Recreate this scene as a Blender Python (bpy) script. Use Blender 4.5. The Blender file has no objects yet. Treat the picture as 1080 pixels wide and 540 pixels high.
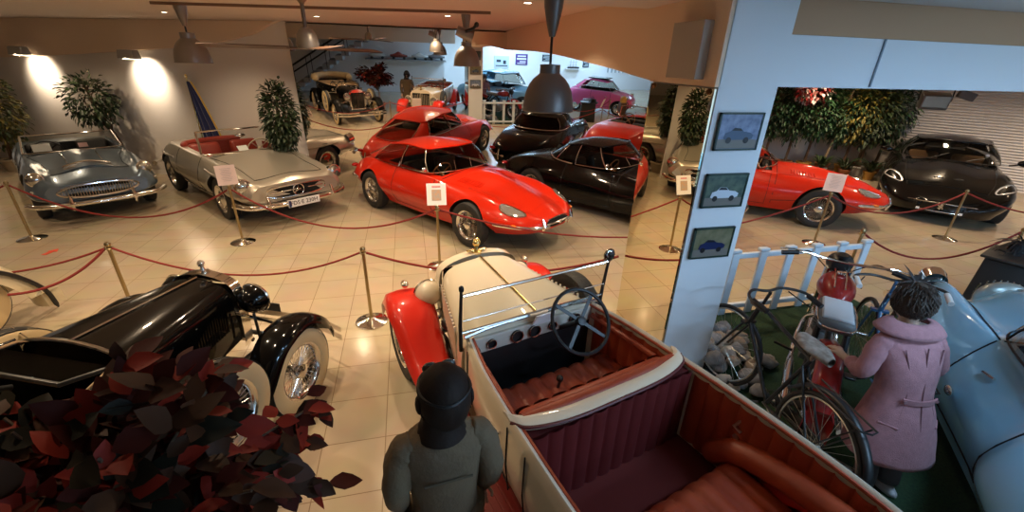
import bpy, bmesh, math, random
from mathutils import Vector, Matrix
R=math.radians; PI=math.pi
random.seed(7)
SC=bpy.context.scene; COL=SC.collection
# ---------------- camera ----------------
def setup_camera():
    p,r,yaw=.42939,.030216,R(-13.7)
    F=Vector((0,math.cos(p),-math.sin(p))); X=Vector((1,0,0)); U=X.cross(F)
    X2=X*math.cos(r)+U*math.sin(r); U2=-X*math.sin(r)+U*math.cos(r)
    M=Matrix((X2,U2,-F)).transposed()
    M=Matrix.Rotation(yaw,3,'Z')@M
    cd=bpy.data.cameras.new('camera'); cd.sensor_width=36; cd.lens=449.76/1080*36; cd.clip_start=.05; cd.clip_end=100
    c=bpy.data.objects.new('camera',cd); COL.objects.link(c)
    c.matrix_world=Matrix.Translation((0,0,2.45))@M.to_4x4()
    SC.camera=c
setup_camera()
# ---------------- world, exposure, lights ----------------
SC.view_settings.view_transform='Standard'; SC.view_settings.look='None'; SC.view_settings.gamma=1
SC.view_settings.use_curve_mapping=False; SC.view_settings.exposure=0.0
W=bpy.data.worlds.new('world'); SC.world=W; W.use_nodes=True
W.node_tree.nodes['Background'].inputs[0].default_value=(.9,.75,.6,1); W.node_tree.nodes['Background'].inputs[1].default_value=.25
WARM=(1,.75,.49); COOL=(.42,.68,1)
def lamp(kind,loc,power,color,size=.1,rot=None,spot=None,aim=None,blend=.5,name=None,size_y=None):
    d=bpy.data.lights.new(name or kind.lower()+'_light',kind); d.energy=power; d.color=color
    if kind=='AREA':
        d.shape='RECTANGLE' if size_y else 'SQUARE'; d.size=size
        if size_y: d.size_y=size_y
    elif kind in('POINT','SPOT'): d.shadow_soft_size=size
    if kind=='SPOT': d.spot_size=R(spot); d.spot_blend=blend
    o=bpy.data.objects.new(name or kind.lower()+'_light',d); COL.objects.link(o); o.location=loc
    if aim is not None: o.rotation_euler=(Vector(aim)-Vector(loc)).to_track_quat('-Z','Y').to_euler()
    return o
# ---------------- materials ----------------
MATS={}
def mat(name,col,rough=.5,metal=0,coat=0,emit=None,es=1,alpha=None,bump=None,noise=None,trans=0,spec=None,sheen=0):
    if name in MATS: return MATS[name]
    m=bpy.data.materials.new(name); m.use_nodes=True; nt=m.node_tree; b=nt.nodes['Principled BSDF']
    b.inputs['Base Color'].default_value=(*col,1); b.inputs['Roughness'].default_value=rough; b.inputs['Metallic'].default_value=metal
    b.inputs['Coat Weight'].default_value=coat; b.inputs['Coat Roughness'].default_value=.04
    if spec is not None: b.inputs['Specular IOR Level'].default_value=spec
    if sheen: b.inputs['Sheen Weight'].default_value=sheen
    if trans: b.inputs['Transmission Weight'].default_value=trans
    if emit: b.inputs['Emission Color'].default_value=(*emit,1); b.inputs['Emission Strength'].default_value=es
    if noise:  # (scale, other colour, amount)
        tc=nt.nodes.new('ShaderNodeTexCoord'); n=nt.nodes.new('ShaderNodeTexNoise'); n.inputs['Scale'].default_value=noise[0]; n.inputs['Detail'].default_value=5
        rp=nt.nodes.new('ShaderNodeValToRGB'); rp.color_ramp.elements[0].position=.35; rp.color_ramp.elements[1].position=.65
        rp.color_ramp.elements[0].color=(*col,1); rp.color_ramp.elements[1].color=(*noise[1],1)
        nt.links.new(tc.outputs['Object'],n.inputs['Vector']); nt.links.new(n.outputs['Fac'],rp.inputs['Fac']); nt.links.new(rp.outputs['Color'],b.inputs['Base Color'])
    if bump:
        tc=nt.nodes.new('ShaderNodeTexCoord'); n=nt.nodes.new('ShaderNodeTexNoise'); n.inputs['Scale'].default_value=bump[0]; n.inputs['Detail'].default_value=4
        bp=nt.nodes.new('ShaderNodeBump'); bp.inputs['Strength'].default_value=bump[1]; bp.inputs['Distance'].default_value=.01
        nt.links.new(tc.outputs['Object'],n.inputs['Vector']); nt.links.new(n.outputs['Fac'],bp.inputs['Height']); nt.links.new(bp.outputs['Normal'],b.inputs['Normal'])
    MATS[name]=m; return m
def glass_mat(name,tint,base=.08):
    if name in MATS: return MATS[name]
    m=bpy.data.materials.new(name); m.use_nodes=True; nt=m.node_tree; nt.nodes.remove(nt.nodes['Principled BSDF'])
    out=nt.nodes['Material Output']; t=nt.nodes.new('ShaderNodeBsdfTransparent'); t.inputs[0].default_value=(*tint,1)
    g=nt.nodes.new('ShaderNodeBsdfGlossy'); g.inputs['Roughness'].default_value=.02
    mx=nt.nodes.new('ShaderNodeMixShader'); fr=nt.nodes.new('ShaderNodeLayerWeight'); fr.inputs[0].default_value=base
    nt.links.new(fr.outputs['Fresnel'],mx.inputs[0]); nt.links.new(t.outputs[0],mx.inputs[1]); nt.links.new(g.outputs[0],mx.inputs[2]); nt.links.new(mx.outputs[0],out.inputs[0])
    MATS[name]=m; return m
CHROME=mat('chrome',(.82,.80,.76),.12,1)
BRASS=mat('brass',(.75,.55,.22),.2,1)
STEEL=mat('brushed_steel',(.62,.58,.5),.3,1)
BLACK=mat('black_plastic',(.012,.012,.012),.4)
DARKVOID=mat('black_void',(.004,.004,.004),.9)
RUBBER=mat('tyre_rubber',(.018,.017,.016),.7)
WHITEWALL=mat('cream_sidewall',(.66,.50,.27),.55)
WHITE=mat('white_paint',(.8,.8,.8),.5)
GLASS=glass_mat('window_glass',(.80,.83,.82),.12)
DGLASS=glass_mat('tinted_glass',(.60,.61,.58),.22)
LENS=mat('lamp_lens',(.5,.5,.47),.12,.85,1)
CARD=mat('paper_card',(.85,.83,.80),.6)
ORANGE=mat('orange_lens',(.7,.18,.02),.2,0,1)
# ---------------- objects ----------------
def link(o,parent=None):
    COL.objects.link(o)
    if parent is not None: o.parent=parent
    return o
def tag(o,label,cat,group=None,kind=None):
    if label: o['label']=label
    if cat: o['category']=cat
    if group: o['group']=group
    if kind: o['kind']=kind
    return o
def thing(name,label,cat,loc=(0,0,0),rz=0,group=None):
    o=bpy.data.objects.new(name,None); o.empty_display_size=.1; COL.objects.link(o); o.location=loc; o.rotation_euler=(0,0,rz)
    return tag(o,label,cat,group)
def struct(o): o['kind']='structure'; return o
def copy_tree(o,parent=None):
    c=o.copy(); COL.objects.link(c); c.parent=parent
    for ch in list(o.children): copy_tree(ch,c)
    return c
class MB:
    def __init__(s): s.v=[]; s.f=[]; s.mi=[]; s.m=0
    def add(s,vs,fs,M=None):
        n=len(s.v)
        for p in vs: s.v.append(tuple(M@Vector(p)) if M is not None else tuple(p))
        for f in fs: s.f.append([n+i for i in f]); s.mi.append(s.m)
        return s
    def box(s,c,d,rot=None,bev=0,M=None,taper=1):
        x,y,z=[q/2 for q in d]
        T=Matrix.Translation(c)
        if rot is not None: T=T@(Matrix.Rotation(rot[2],4,'Z')@Matrix.Rotation(rot[1],4,'Y')@Matrix.Rotation(rot[0],4,'X'))
        if M is not None: T=M@T
        if bev<=0:
            vs=[(i*x*(taper if k>0 else 1),j*y*(taper if k>0 else 1),k*z) for i in(-1,1) for j in(-1,1) for k in(-1,1)]
            return s.add(vs,[(0,1,3,2),(4,6,7,5),(0,4,5,1),(2,3,7,6),(0,2,6,4),(1,5,7,3)],T)
        bm=bmesh.new(); bmesh.ops.create_cube(bm,size=1)
        for q in bm.verts:
            q.co=Vector((q.co.x*2*x*(taper if q.co.z>0 else 1),q.co.y*2*y*(taper if q.co.z>0 else 1),q.co.z*2*z))
        bmesh.ops.bevel(bm,geom=bm.edges[:],offset=min(bev,x*.95,y*.95,z*.95),segments=3,profile=.5,affect='EDGES')
        s.add([q.co[:] for q in bm.verts],[[q.index for q in f.verts] for f in bm.faces],T); bm.free(); return s
    def tube(s,pts,r,n=8,cap=True,closed=False,M=None):
        pts=[Vector(p) for p in pts]; k=len(pts); rs=r if isinstance(r,(list,tuple)) else [r]*k
        vs=[];fs=[];prev=None
        for i,p in enumerate(pts):
            if closed: t=pts[(i+1)%k]-pts[i-1]
            else: t=pts[min(i+1,k-1)]-pts[max(i-1,0)]
            if t.length<1e-9: t=Vector((0,0,1))
            t.normalize()
            if prev is None:
                a=Vector((0,0,1)) if abs(t.z)<.9 else Vector((1,0,0)); u=t.cross(a).normalized()
            else:
                u=prev-t*prev.dot(t)
                if u.length<1e-6: u=t.cross(Vector((0,0,1)))
                u.normalize()
            prev=u; w=t.cross(u)
            for j in range(n):
                an=2*PI*j/n; vs.append(p+(u*math.cos(an)+w*math.sin(an))*rs[i])
        for i in range(k if closed else k-1):
            i2=(i+1)%k
            for j in range(n): fs.append((i*n+j,i*n+(j+1)%n,i2*n+(j+1)%n,i2*n+j))
        if cap and not closed: fs.append(list(range(n))[::-1]); fs.append([(k-1)*n+j for j in range(n)])
        return s.add(vs,fs,M)
    def lathe(s,prof,n=24,M=None,a0=0,a1=2*PI,cap=False):
        full=abs(a1-a0-2*PI)<1e-6; k=len(prof); cnt=n if full else n+1
        vs=[(r*math.cos(a0+(a1-a0)*j/n),r*math.sin(a0+(a1-a0)*j/n),z) for r,z in prof for j in range(cnt)]
        fs=[]
        for i in range(k-1):
            for j in range(n):
                j2=(j+1)%cnt if full else j+1
                fs.append((i*cnt+j,i*cnt+j2,(i+1)*cnt+j2,(i+1)*cnt+j))
        return s.add(vs,fs,M)
    def ell(s,c,rad,n=16,m=10,M=None,rot=None):
        prof=[(math.sin(PI*i/m),-math.cos(PI*i/m)) for i in range(m+1)]
        T=Matrix.Translation(c)
        if rot is not None: T=T@(Matrix.Rotation(rot[2],4,'Z')@Matrix.Rotation(rot[1],4,'Y')@Matrix.Rotation(rot[0],4,'X'))
        T=T@Matrix.Diagonal((*rad,1))
        if M is not None: T=M@T
        return s.lathe(prof,n,T)
    def grid(s,fn,nu,nv,M=None,cu=False):
        vs=[fn(i/nu,j/nv) for i in range(nu+1) for j in range(nv+1)]
        fs=[(i*(nv+1)+j,(i+1)*(nv+1)+j,(i+1)*(nv+1)+j+1,i*(nv+1)+j+1) for i in range(nu) for j in range(nv)]
        return s.add(vs,fs,M)
    def prism(s,poly,h,M=None):  # poly in xy, extrude z 0..h
        n=len(poly); vs=[(x,y,0) for x,y in poly]+[(x,y,h) for x,y in poly]
        fs=[list(range(n))[::-1],[n+i for i in range(n)]]+[(i,(i+1)%n,n+(i+1)%n,n+i) for i in range(n)]
        return s.add(vs,fs,M)
    def loft(s,rings,cap=True,M=None,closed=True):
        n=len(rings[0]); vs=[p for r in rings for p in r]; fs=[]
        for i in range(len(rings)-1):
            for j in range(n if closed else n-1): fs.append((i*n+j,i*n+(j+1)%n,(i+1)*n+(j+1)%n,(i+1)*n+j))
        if cap: fs.append(list(range(n))[::-1]); fs.append([(len(rings)-1)*n+j for j in range(n)])
        return s.add(vs,fs,M)
    def mesh(s,name,mats,smooth=True,ang=40,fixn=True):
        me=bpy.data.meshes.new(name); me.from_pydata(s.v,[],s.f)
        for m in (mats if isinstance(mats,(list,tuple)) else [mats]): me.materials.append(m)
        me.polygons.foreach_set('material_index',s.mi)
        if fixn:
            bm=bmesh.new(); bm.from_mesh(me); bmesh.ops.remove_doubles(bm,verts=bm.verts,dist=1e-5); bmesh.ops.recalc_face_normals(bm,faces=bm.faces); bm.to_mesh(me); bm.free()
        if smooth:
            me.polygons.foreach_set('use_smooth',[True]*len(me.polygons)); me.set_sharp_from_angle(angle=R(ang))
        me.update(); return me
    def obj(s,name,mats,parent=None,smooth=True,ang=40,fixn=True):
        return link(bpy.data.objects.new(name,s.mesh(name,mats,smooth,ang,fixn)),parent)
def text_mesh(s,size,depth=.002,align='CENTER'):
    c=bpy.data.curves.new('lettering','FONT'); c.body=s; c.size=size; c.extrude=depth; c.align_x=align; c.align_y='CENTER'; c.resolution_u=2
    o=bpy.data.objects.new('lettering',c); COL.objects.link(o); dg=bpy.context.evaluated_depsgraph_get()
    me=bpy.data.meshes.new_from_object(o.evaluated_get(dg)); bpy.data.objects.remove(o); me.name='lettering'; return me
def text(s,size,m,parent,M,depth=.002,name='lettering'):
    me=text_mesh(s,size,depth); me.materials.clear(); me.materials.append(m); me.transform(M)
    return link(bpy.data.objects.new(name,me),parent)
def boolean_cut(o,cutters):
    for q in [o]+cutters:
        bm=bmesh.new(); bm.from_mesh(q.data); bmesh.ops.triangulate(bm,faces=bm.faces[:]); bmesh.ops.recalc_face_normals(bm,faces=bm.faces[:]); bm.to_mesh(q.data); bm.free()
    for c in cutters:
        n0=len(o.data.polygons)
        for k in range(6):
            md=o.modifiers.new('cut','BOOLEAN'); md.operation='DIFFERENCE'; md.object=c; md.solver='EXACT' if k<5 else 'FAST'
            try: md.material_mode='TRANSFER'
            except Exception: pass
            dg=bpy.context.evaluated_depsgraph_get(); dg.update()
            me=bpy.data.meshes.new_from_object(o.evaluated_get(dg)); o.modifiers.clear()
            if len(me.polygons)>n0*.8: o.data=me; break
            c.location=(.0013*(k+1),.0007*(k+1),.0011*(k+1))
    for c in cutters: bpy.data.objects.remove(c)
    me=o.data; me.polygons.foreach_set('use_smooth',[True]*len(me.polygons)); me.set_sharp_from_angle(angle=R(35)); me.update()
def cat(pts,n=8,closed=False):
    P=[Vector(p) for p in pts]; out=[]; k=len(P)
    for i in range(k if closed else k-1):
        p0=P[(i-1)%k] if closed or i>0 else P[0]*2-P[1]; p1=P[i]; p2=P[(i+1)%k]; p3=P[(i+2)%k] if closed or i+2<k else P[-1]*2-P[-2]
        for j in range(n):
            t=j/n; out.append(.5*((2*p1)+(p2-p0)*t+(2*p0-5*p1+4*p2-p3)*t*t+(3*p1-p0-3*p2+p3)*t**3))
    if not closed: out.append(P[-1])
    return out
def pchip(xs,ys,x):
    n=len(xs)
    if x<=xs[0]: return ys[0]
    if x>=xs[-1]: return ys[-1]
    i=0
    while x>xs[i+1]: i+=1
    def sl(k): return (ys[k+1]-ys[k])/(xs[k+1]-xs[k])
    def d(k):
        if k==0: return sl(0)
        if k==n-1: return sl(n-2)
        a,b=sl(k-1),sl(k)
        return 0 if a*b<=0 else 2*a*b/(a+b)
    h=xs[i+1]-xs[i]; t=(x-xs[i])/h; a,b=d(i),d(i+1)
    return (2*t**3-3*t*t+1)*ys[i]+(t**3-2*t*t+t)*h*a+(-2*t**3+3*t*t)*ys[i+1]+(t**3-t*t)*h*b
def axisM(c,axis='Y',sgn=1):  # z axis of lathe -> world axis
    if axis=='Y': r=Matrix.Rotation(-PI/2*sgn,4,'X')
    elif axis=='X': r=Matrix.Rotation(PI/2*sgn,4,'Y')
    else: r=Matrix.Identity(4)
    return Matrix.Translation(c)@r
# ================= THE SETTING =================
def floor_mat():
    m=bpy.data.materials.new('polished_tile'); m.use_nodes=True; nt=m.node_tree; b=nt.nodes['Principled BSDF']; L=nt.links.new
    tc=nt.nodes.new('ShaderNodeTexCoord'); mp=nt.nodes.new('ShaderNodeMapping'); L(tc.outputs['Object'],mp.inputs[0]); mp.inputs['Location'].default_value=(.31,.17,0)
    br=nt.nodes.new('ShaderNodeTexBrick'); br.offset=0; br.squash=1; L(mp.outputs[0],br.inputs['Vector'])
    br.inputs['Scale'].default_value=1; br.inputs['Brick Width'].default_value=.42; br.inputs['Row Height'].default_value=.42; br.inputs['Mortar Size'].default_value=.0035
    br.inputs['Color1'].default_value=(.49,.40,.275,1); br.inputs['Color2'].default_value=(.54,.445,.31,1); br.inputs['Mortar'].default_value=(.30,.22,.135,1); br.inputs['Mortar Smooth'].default_value=.1
    n=nt.nodes.new('ShaderNodeTexNoise'); n.inputs['Scale'].default_value=3; n.inputs['Detail'].default_value=6; L(tc.outputs['Object'],n.inputs['Vector'])
    mx=nt.nodes.new('ShaderNodeMixRGB'); mx.blend_type='MULTIPLY'; mx.inputs[0].default_value=.25; L(br.outputs['Color'],mx.inputs[1]); L(n.outputs['Color'],mx.inputs[2]); L(mx.outputs[0],b.inputs['Base Color'])
    b.inputs['Roughness'].default_value=.16; b.inputs['Specular IOR Level'].default_value=.45
    bp=nt.nodes.new('ShaderNodeBump'); bp.inputs['Strength'].default_value=.02; L(n.outputs['Fac'],bp.inputs['Height']); L(bp.outputs[0],b.inputs['Normal'])
    return m
WALL=mat('wall_plaster',(.72,.67,.62),.7,bump=(40,.05))
TAN=mat('tan_plaster',(.74,.57,.42),.75,bump=(40,.05))
CEIL=mat('ceiling_plaster',(.62,.53,.45),.8)
BWALL=mat('white_wall',(.78,.80,.82),.7)
FL=floor_mat()
def sbox(name,x0,x1,y0,y1,z0,z1,m,bev=0):
    b=MB(); b.box(((x0+x1)/2,(y0+y1)/2,(z0+z1)/2),(x1-x0,y1-y0,z1-z0),bev=bev); return struct(b.obj(name,m,smooth=False))
b=MB(); b.add([(-13,-9.5,0),(17,-9.5,0),(17,14,0),(-13,14,0),(-13,-9.5,-.2),(17,-9.5,-.2),(17,14,-.2),(-13,14,-.2)],[(0,1,2,3),(7,6,5,4),(0,4,5,1),(1,5,6,2),(2,6,7,3),(3,7,4,0)]); struct(b.obj('floor',FL,smooth=False))
sbox('ceiling',-13,17,-9.5,14,2.96,3.1,CEIL)
sbox('trim_1',-13,1.95,1.5,3.62,2.86,2.96,mat('soffit_grey',(.6,.55,.5),.8))
sbox('trim_2',1.95,17,1.5,2.57,2.86,2.96,MATS['soffit_grey'])
# diagonal left wall: corner at the mirror, runs back-left
def vwall(name,p,q,z0,z1,th,m):
    p=Vector(p);q=Vector(q);d=(q-p);L=d.length;an=math.atan2(d.y,d.x); b=MB(); b.box((L/2,th/2,(z0+z1)/2),(L,th,z1-z0)); o=b.obj(name,m,smooth=False); o.location=(p.x,p.y,0); o.rotation_euler=(0,0,an); return struct(o)
vwall('wall_left',(-10.5,13.3),(-1.93,9.0),0,2.96,.15,WALL)
vwall('baseboard_left',(-10.5,13.27),(-1.95,8.98),0,.08,-.015,WALL)
# arched soffit over the left wall
def soffit():
    pts=[(0,2.15),(2.5,2.22),(4.6,2.33),(6,2.42),(7.4,2.52),(8.3,2.63),(8.9,2.75),(9.3,2.9),(9.5,2.96)]
    c=cat([(x,0,z) for x,z in pts],5); b=MB(); n=len(c); vs=[];fs=[]
    for p in c:
        vs+= [(p.x,0,p.z),(p.x,0,2.955),(p.x,-.1,p.z),(p.x,-.1,2.955)]
    for i in range(n-1):
        a=i*4;q=a+4; fs+=[(a,q,q+1,a+1),(a+2,a+3,q+3,q+2),(a,a+2,q+2,q)]
    b.add(vs,fs); o=b.obj('trim_3',TAN); p=Vector((-10.5,13.3));d=Vector((-1.93,9.0))-p; o.location=(p.x,p.y,0); o.rotation_euler=(0,0,math.atan2(d.y,d.x)); struct(o)
soffit()
sbox('wall_back',-1.95,8.1,9.12,9.3,0,2.96,TAN)
# pillar with beams
PBLUE=mat('pillar_white',(.68,.72,.75),.6)
sbox('wall_pillar',1.96,2.41,2.57,3.38,0,2.86,PBLUE)
sbox('trim_4',2.41,17,2.57,2.9,2.34,2.65,PBLUE)
sbox('trim_5',1.96,17,2.575,2.9,2.652,2.96,mat('brown_plaster',(.46,.28,.16),.8))
sbox('trim_6',1.93,1.965,2.57,3.38,2.33,2.96,TAN)
sbox('trim_7',1.86,1.93,2.7,3.05,2.37,2.72,mat('grey_box',(.42,.38,.33),.7),.004)
b=MB(); b.box((3.165,2.565,2.5),(.012,.012,.3)); struct(b.obj('trim_8',mat('seam_grey',(.2,.26,.32),.6),smooth=False))
# arched beam from pillar to the mirror wall
def arch():
    pts=[(3.3,2.325),(3.7,2.36),(4.1,2.40),(4.8,2.455),(5.8,2.53),(7,2.59),(9.1,2.64)]
    c=cat([(0,y,z) for y,z in pts],5); b=MB(); vs=[];fs=[]
    for p in c: vs+=[(1.95,p.y,p.z),(1.95,p.y,2.96),(2.4,p.y,p.z),(2.4,p.y,2.96)]
    for i in range(len(c)-1):
        a=i*4;q=a+4; fs+=[(a,q,q+1,a+1),(a+2,a+3,q+3,q+2),(a,a+2,q+2,q)]
    fs+=[(0,1,3,2)]; b.add(vs,fs); struct(b.obj('trim_9',TAN,ang=20))
arch()
# right side: back wall, roller shutter
vwall('wall_right',(8.0,11.15),(12.22,9.0),0,2.96,.15,WALL)
def shutter():
    p=Vector((12.22,9.0));q=Vector((16.32,2.55));d=q-p;L=d.length; b=MB(); n=46; vs=[];fs=[]
    for i in range(n*2+1):
        z=i*2.9/(n*2); y=0 if i%2 else .022; vs+=[(0.35,-y,z),(L,-y,z)]
    for i in range(n*2): a=i*2; fs.append((a,a+1,a+3,a+2))
    b.add(vs,fs); o=b.obj('door_1',mat('shutter_white',(.66,.62,.60),.45),smooth=False); o.location=(p.x,p.y,0); o.rotation_euler=(0,0,math.atan2(d.y,d.x)); struct(o)
    b=MB(); b.box((.17,.06,1.48),(.36,.12,2.96)); o=b.obj('trim_10',WALL,smooth=False); o.location=(p.x,p.y,0); o.rotation_euler=(0,0,math.atan2(d.y,d.x)); struct(o)
    b=MB(); b.box((L/2,.16,1.48),(L,.1,2.96)); o=b.obj('wall_right.001',WALL,smooth=False); o.location=(p.x,p.y,0); o.rotation_euler=(0,0,math.atan2(d.y,d.x)); struct(o)
shutter()
# behind the camera
sbox("wall_front",1.6,17,-5.15,-5,0,2.96,BWALL)
sbox('wall_side',-13,-12.85,-9.5,14,0,2.96,WALL)
sbox('wall_side.001',16.85,17,-9.5,2.3,0,2.96,BWALL)
sbox('wall_divider',-12.85,1.6,-3.4,-3.25,0,2.96,BWALL)
sbox('wall_divider.001',1.6,1.75,-5.15,-3.25,0,2.96,BWALL)
sbox('trim_11',-12.85,2.1,-2.0,-1.7,2.12,2.96,TAN)
sbox('wall_pillar.001',7.2,7.6,3.0,3.38,0,2.86,mat('pillar_cream',(.75,.66,.48),.6)) if 0 else None
# green carpet platform behind the fence
b=MB(); b.box((3.68,1.9,.008),(2.54,2.85,.016)); struct(b.obj('floor_carpet',mat('green_carpet',(.012,.035,.014),.95,noise=(60,(.025,.065,.022)),bump=(300,.5)),smooth=False))
# ---------------- mirrors ----------------
MIR=mat('mirror_glass',(.86,.84,.80),.0,1); MIR2=mat('mirror_glass_bronze',(.80,.74,.56),.0,1)
def wall_mirror():
    t=thing('wall_mirror','huge wall mirror across the back of the hall reflecting the parked cars','mirror',(0,9.04,0))
    M=Matrix.Rotation(R(2.4),4,'X'); b=MB(); b.box((3.1,.01,1.47),(10.06,.02,2.93)); b.obj('mirror_glass',MIR,t,smooth=False).rotation_euler=(R(2.4),0,0)
    return t
wall_mirror()
def pillar_mirror():
    t=thing('pillar_mirror','tall bronze tinted mirror on the side of the picture pillar','mirror',(1.945,2.975,0))
    b=MB(); b.box((0,0,1.165),(.014,.80,2.31)); b.obj('mirror_glass',MIR2,t,smooth=False)
    for y in(-.36,.36):
        b=MB(); b.lathe([(0,0),(.016,0),(.02,.006),(.014,.014),(0,.016)],12,axisM((-.007,y*.97,2.30),'X',-1)); b.obj('screw',mat('dark_bronze',(.15,.08,.04),.3,1),t)
    return t
pillar_mirror()
# ---------------- lights of the room ----------------
DL=mat('downlight_glow',(1,1,1),.5,emit=(1,.86,.62),es=14); DLR=mat('downlight_ring',(.6,.55,.5),.4)
def downlight(x,y,p,z=2.96,col=WARM,lab='round recessed ceiling spot'):
    t=thing('recessed_spotlight',lab,'ceiling light',(x,y,z),0,'recessed spots in the ceiling')
    b=MB(); b.lathe([(.035,0),(.05,-.004),(.055,0)],20); b.obj('ring',DLR,t)
    b=MB(); b.lathe([(0,-.002),(.035,-.002)],16); b.obj('bulb',DL,t,fixn=False)
    lamp('SPOT',(x,y,z-.02),p,col,.04,spot=130,aim=(x,y,0),blend=.8)
for x,y in [(-7.5,7.5),(-5,5.2),(-3.4,8.2),(-2.2,4.6),(-1.2,7.6),(.6,6.4),(-.4,4.3),(-4.2,2.9),(-2.6,3.1),(4,7.4),(4.9,4.9),(7.2,7.2),(9.5,8),(8.6,4.8),(11.6,4.6),(-.9,3.2),(-6.5,9.6),(3.0,4.7),(1.2,4.6),(9.6,8.0),(11.4,7.2),(12.8,5.6),(13.6,4.0),(7.6,5.2)]:  # later entries are added spots brightening pillar back, plants and shutter
    downlight(x,y,118,z=2.86 if (y<3.62 and x<1.95) else 2.96)
downlight(-1.7,2.2,62,z=2.86)  # added fill spot, put in to warm the foreground red leaves
for x,y in [(3,.4),(6,.2),(3.6,-2),(7.5,-2),(5,-4),(9.5,-3.6),(12,-1)]:
    t=thing('fluorescent_light','long fluorescent ceiling light fixture behind the viewer','ceiling light',(x,y,2.96),0,'fluorescent ceiling lights')
    b=MB(); b.box((0,0,-.025),(1.25,.16,.05),bev=.01); b.obj('housing',WHITE,t)
    b=MB(); 
    for q in(-.04,.04): b.tube([(-.58,q,-.062),(.58,q,-.062)],.013,10)
    b.obj('tube',mat('tube_glow',(1,1,1),.5,emit=(.6,.8,1),es=6),t)
    lamp('AREA',(x,y,2.87),44 if y>-1.5 else 130,COOL,1.2,size_y=.2,aim=(x,y,0))
# wall washers on the left wall
for i,(wx,wy) in enumerate([(-7.55,11.45),(-5.05,10.2)]):
    t=thing('wall_washer',['grey box spotlight washing the white wall left','grey box spotlight washing the wall above the flag'][i],'wall light',(wx,wy,2.36),R(-26.6))
    b=MB(); b.box((0,.05,0),(.42,.16,.16),bev=.02,taper=.85); b.obj('housing',mat('lamp_grey',(.35,.33,.3),.5),t)
    b=MB(); b.box((0,.07,-.078),(.3,.1,.01)); b.obj('lens',DL,t)
    lamp('SPOT',(wx-.04,wy-.08,2.25),120,(1,.80,.58),.05,spot=104,aim=(wx+.16,wy+.32,1.96),blend=1)
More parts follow.
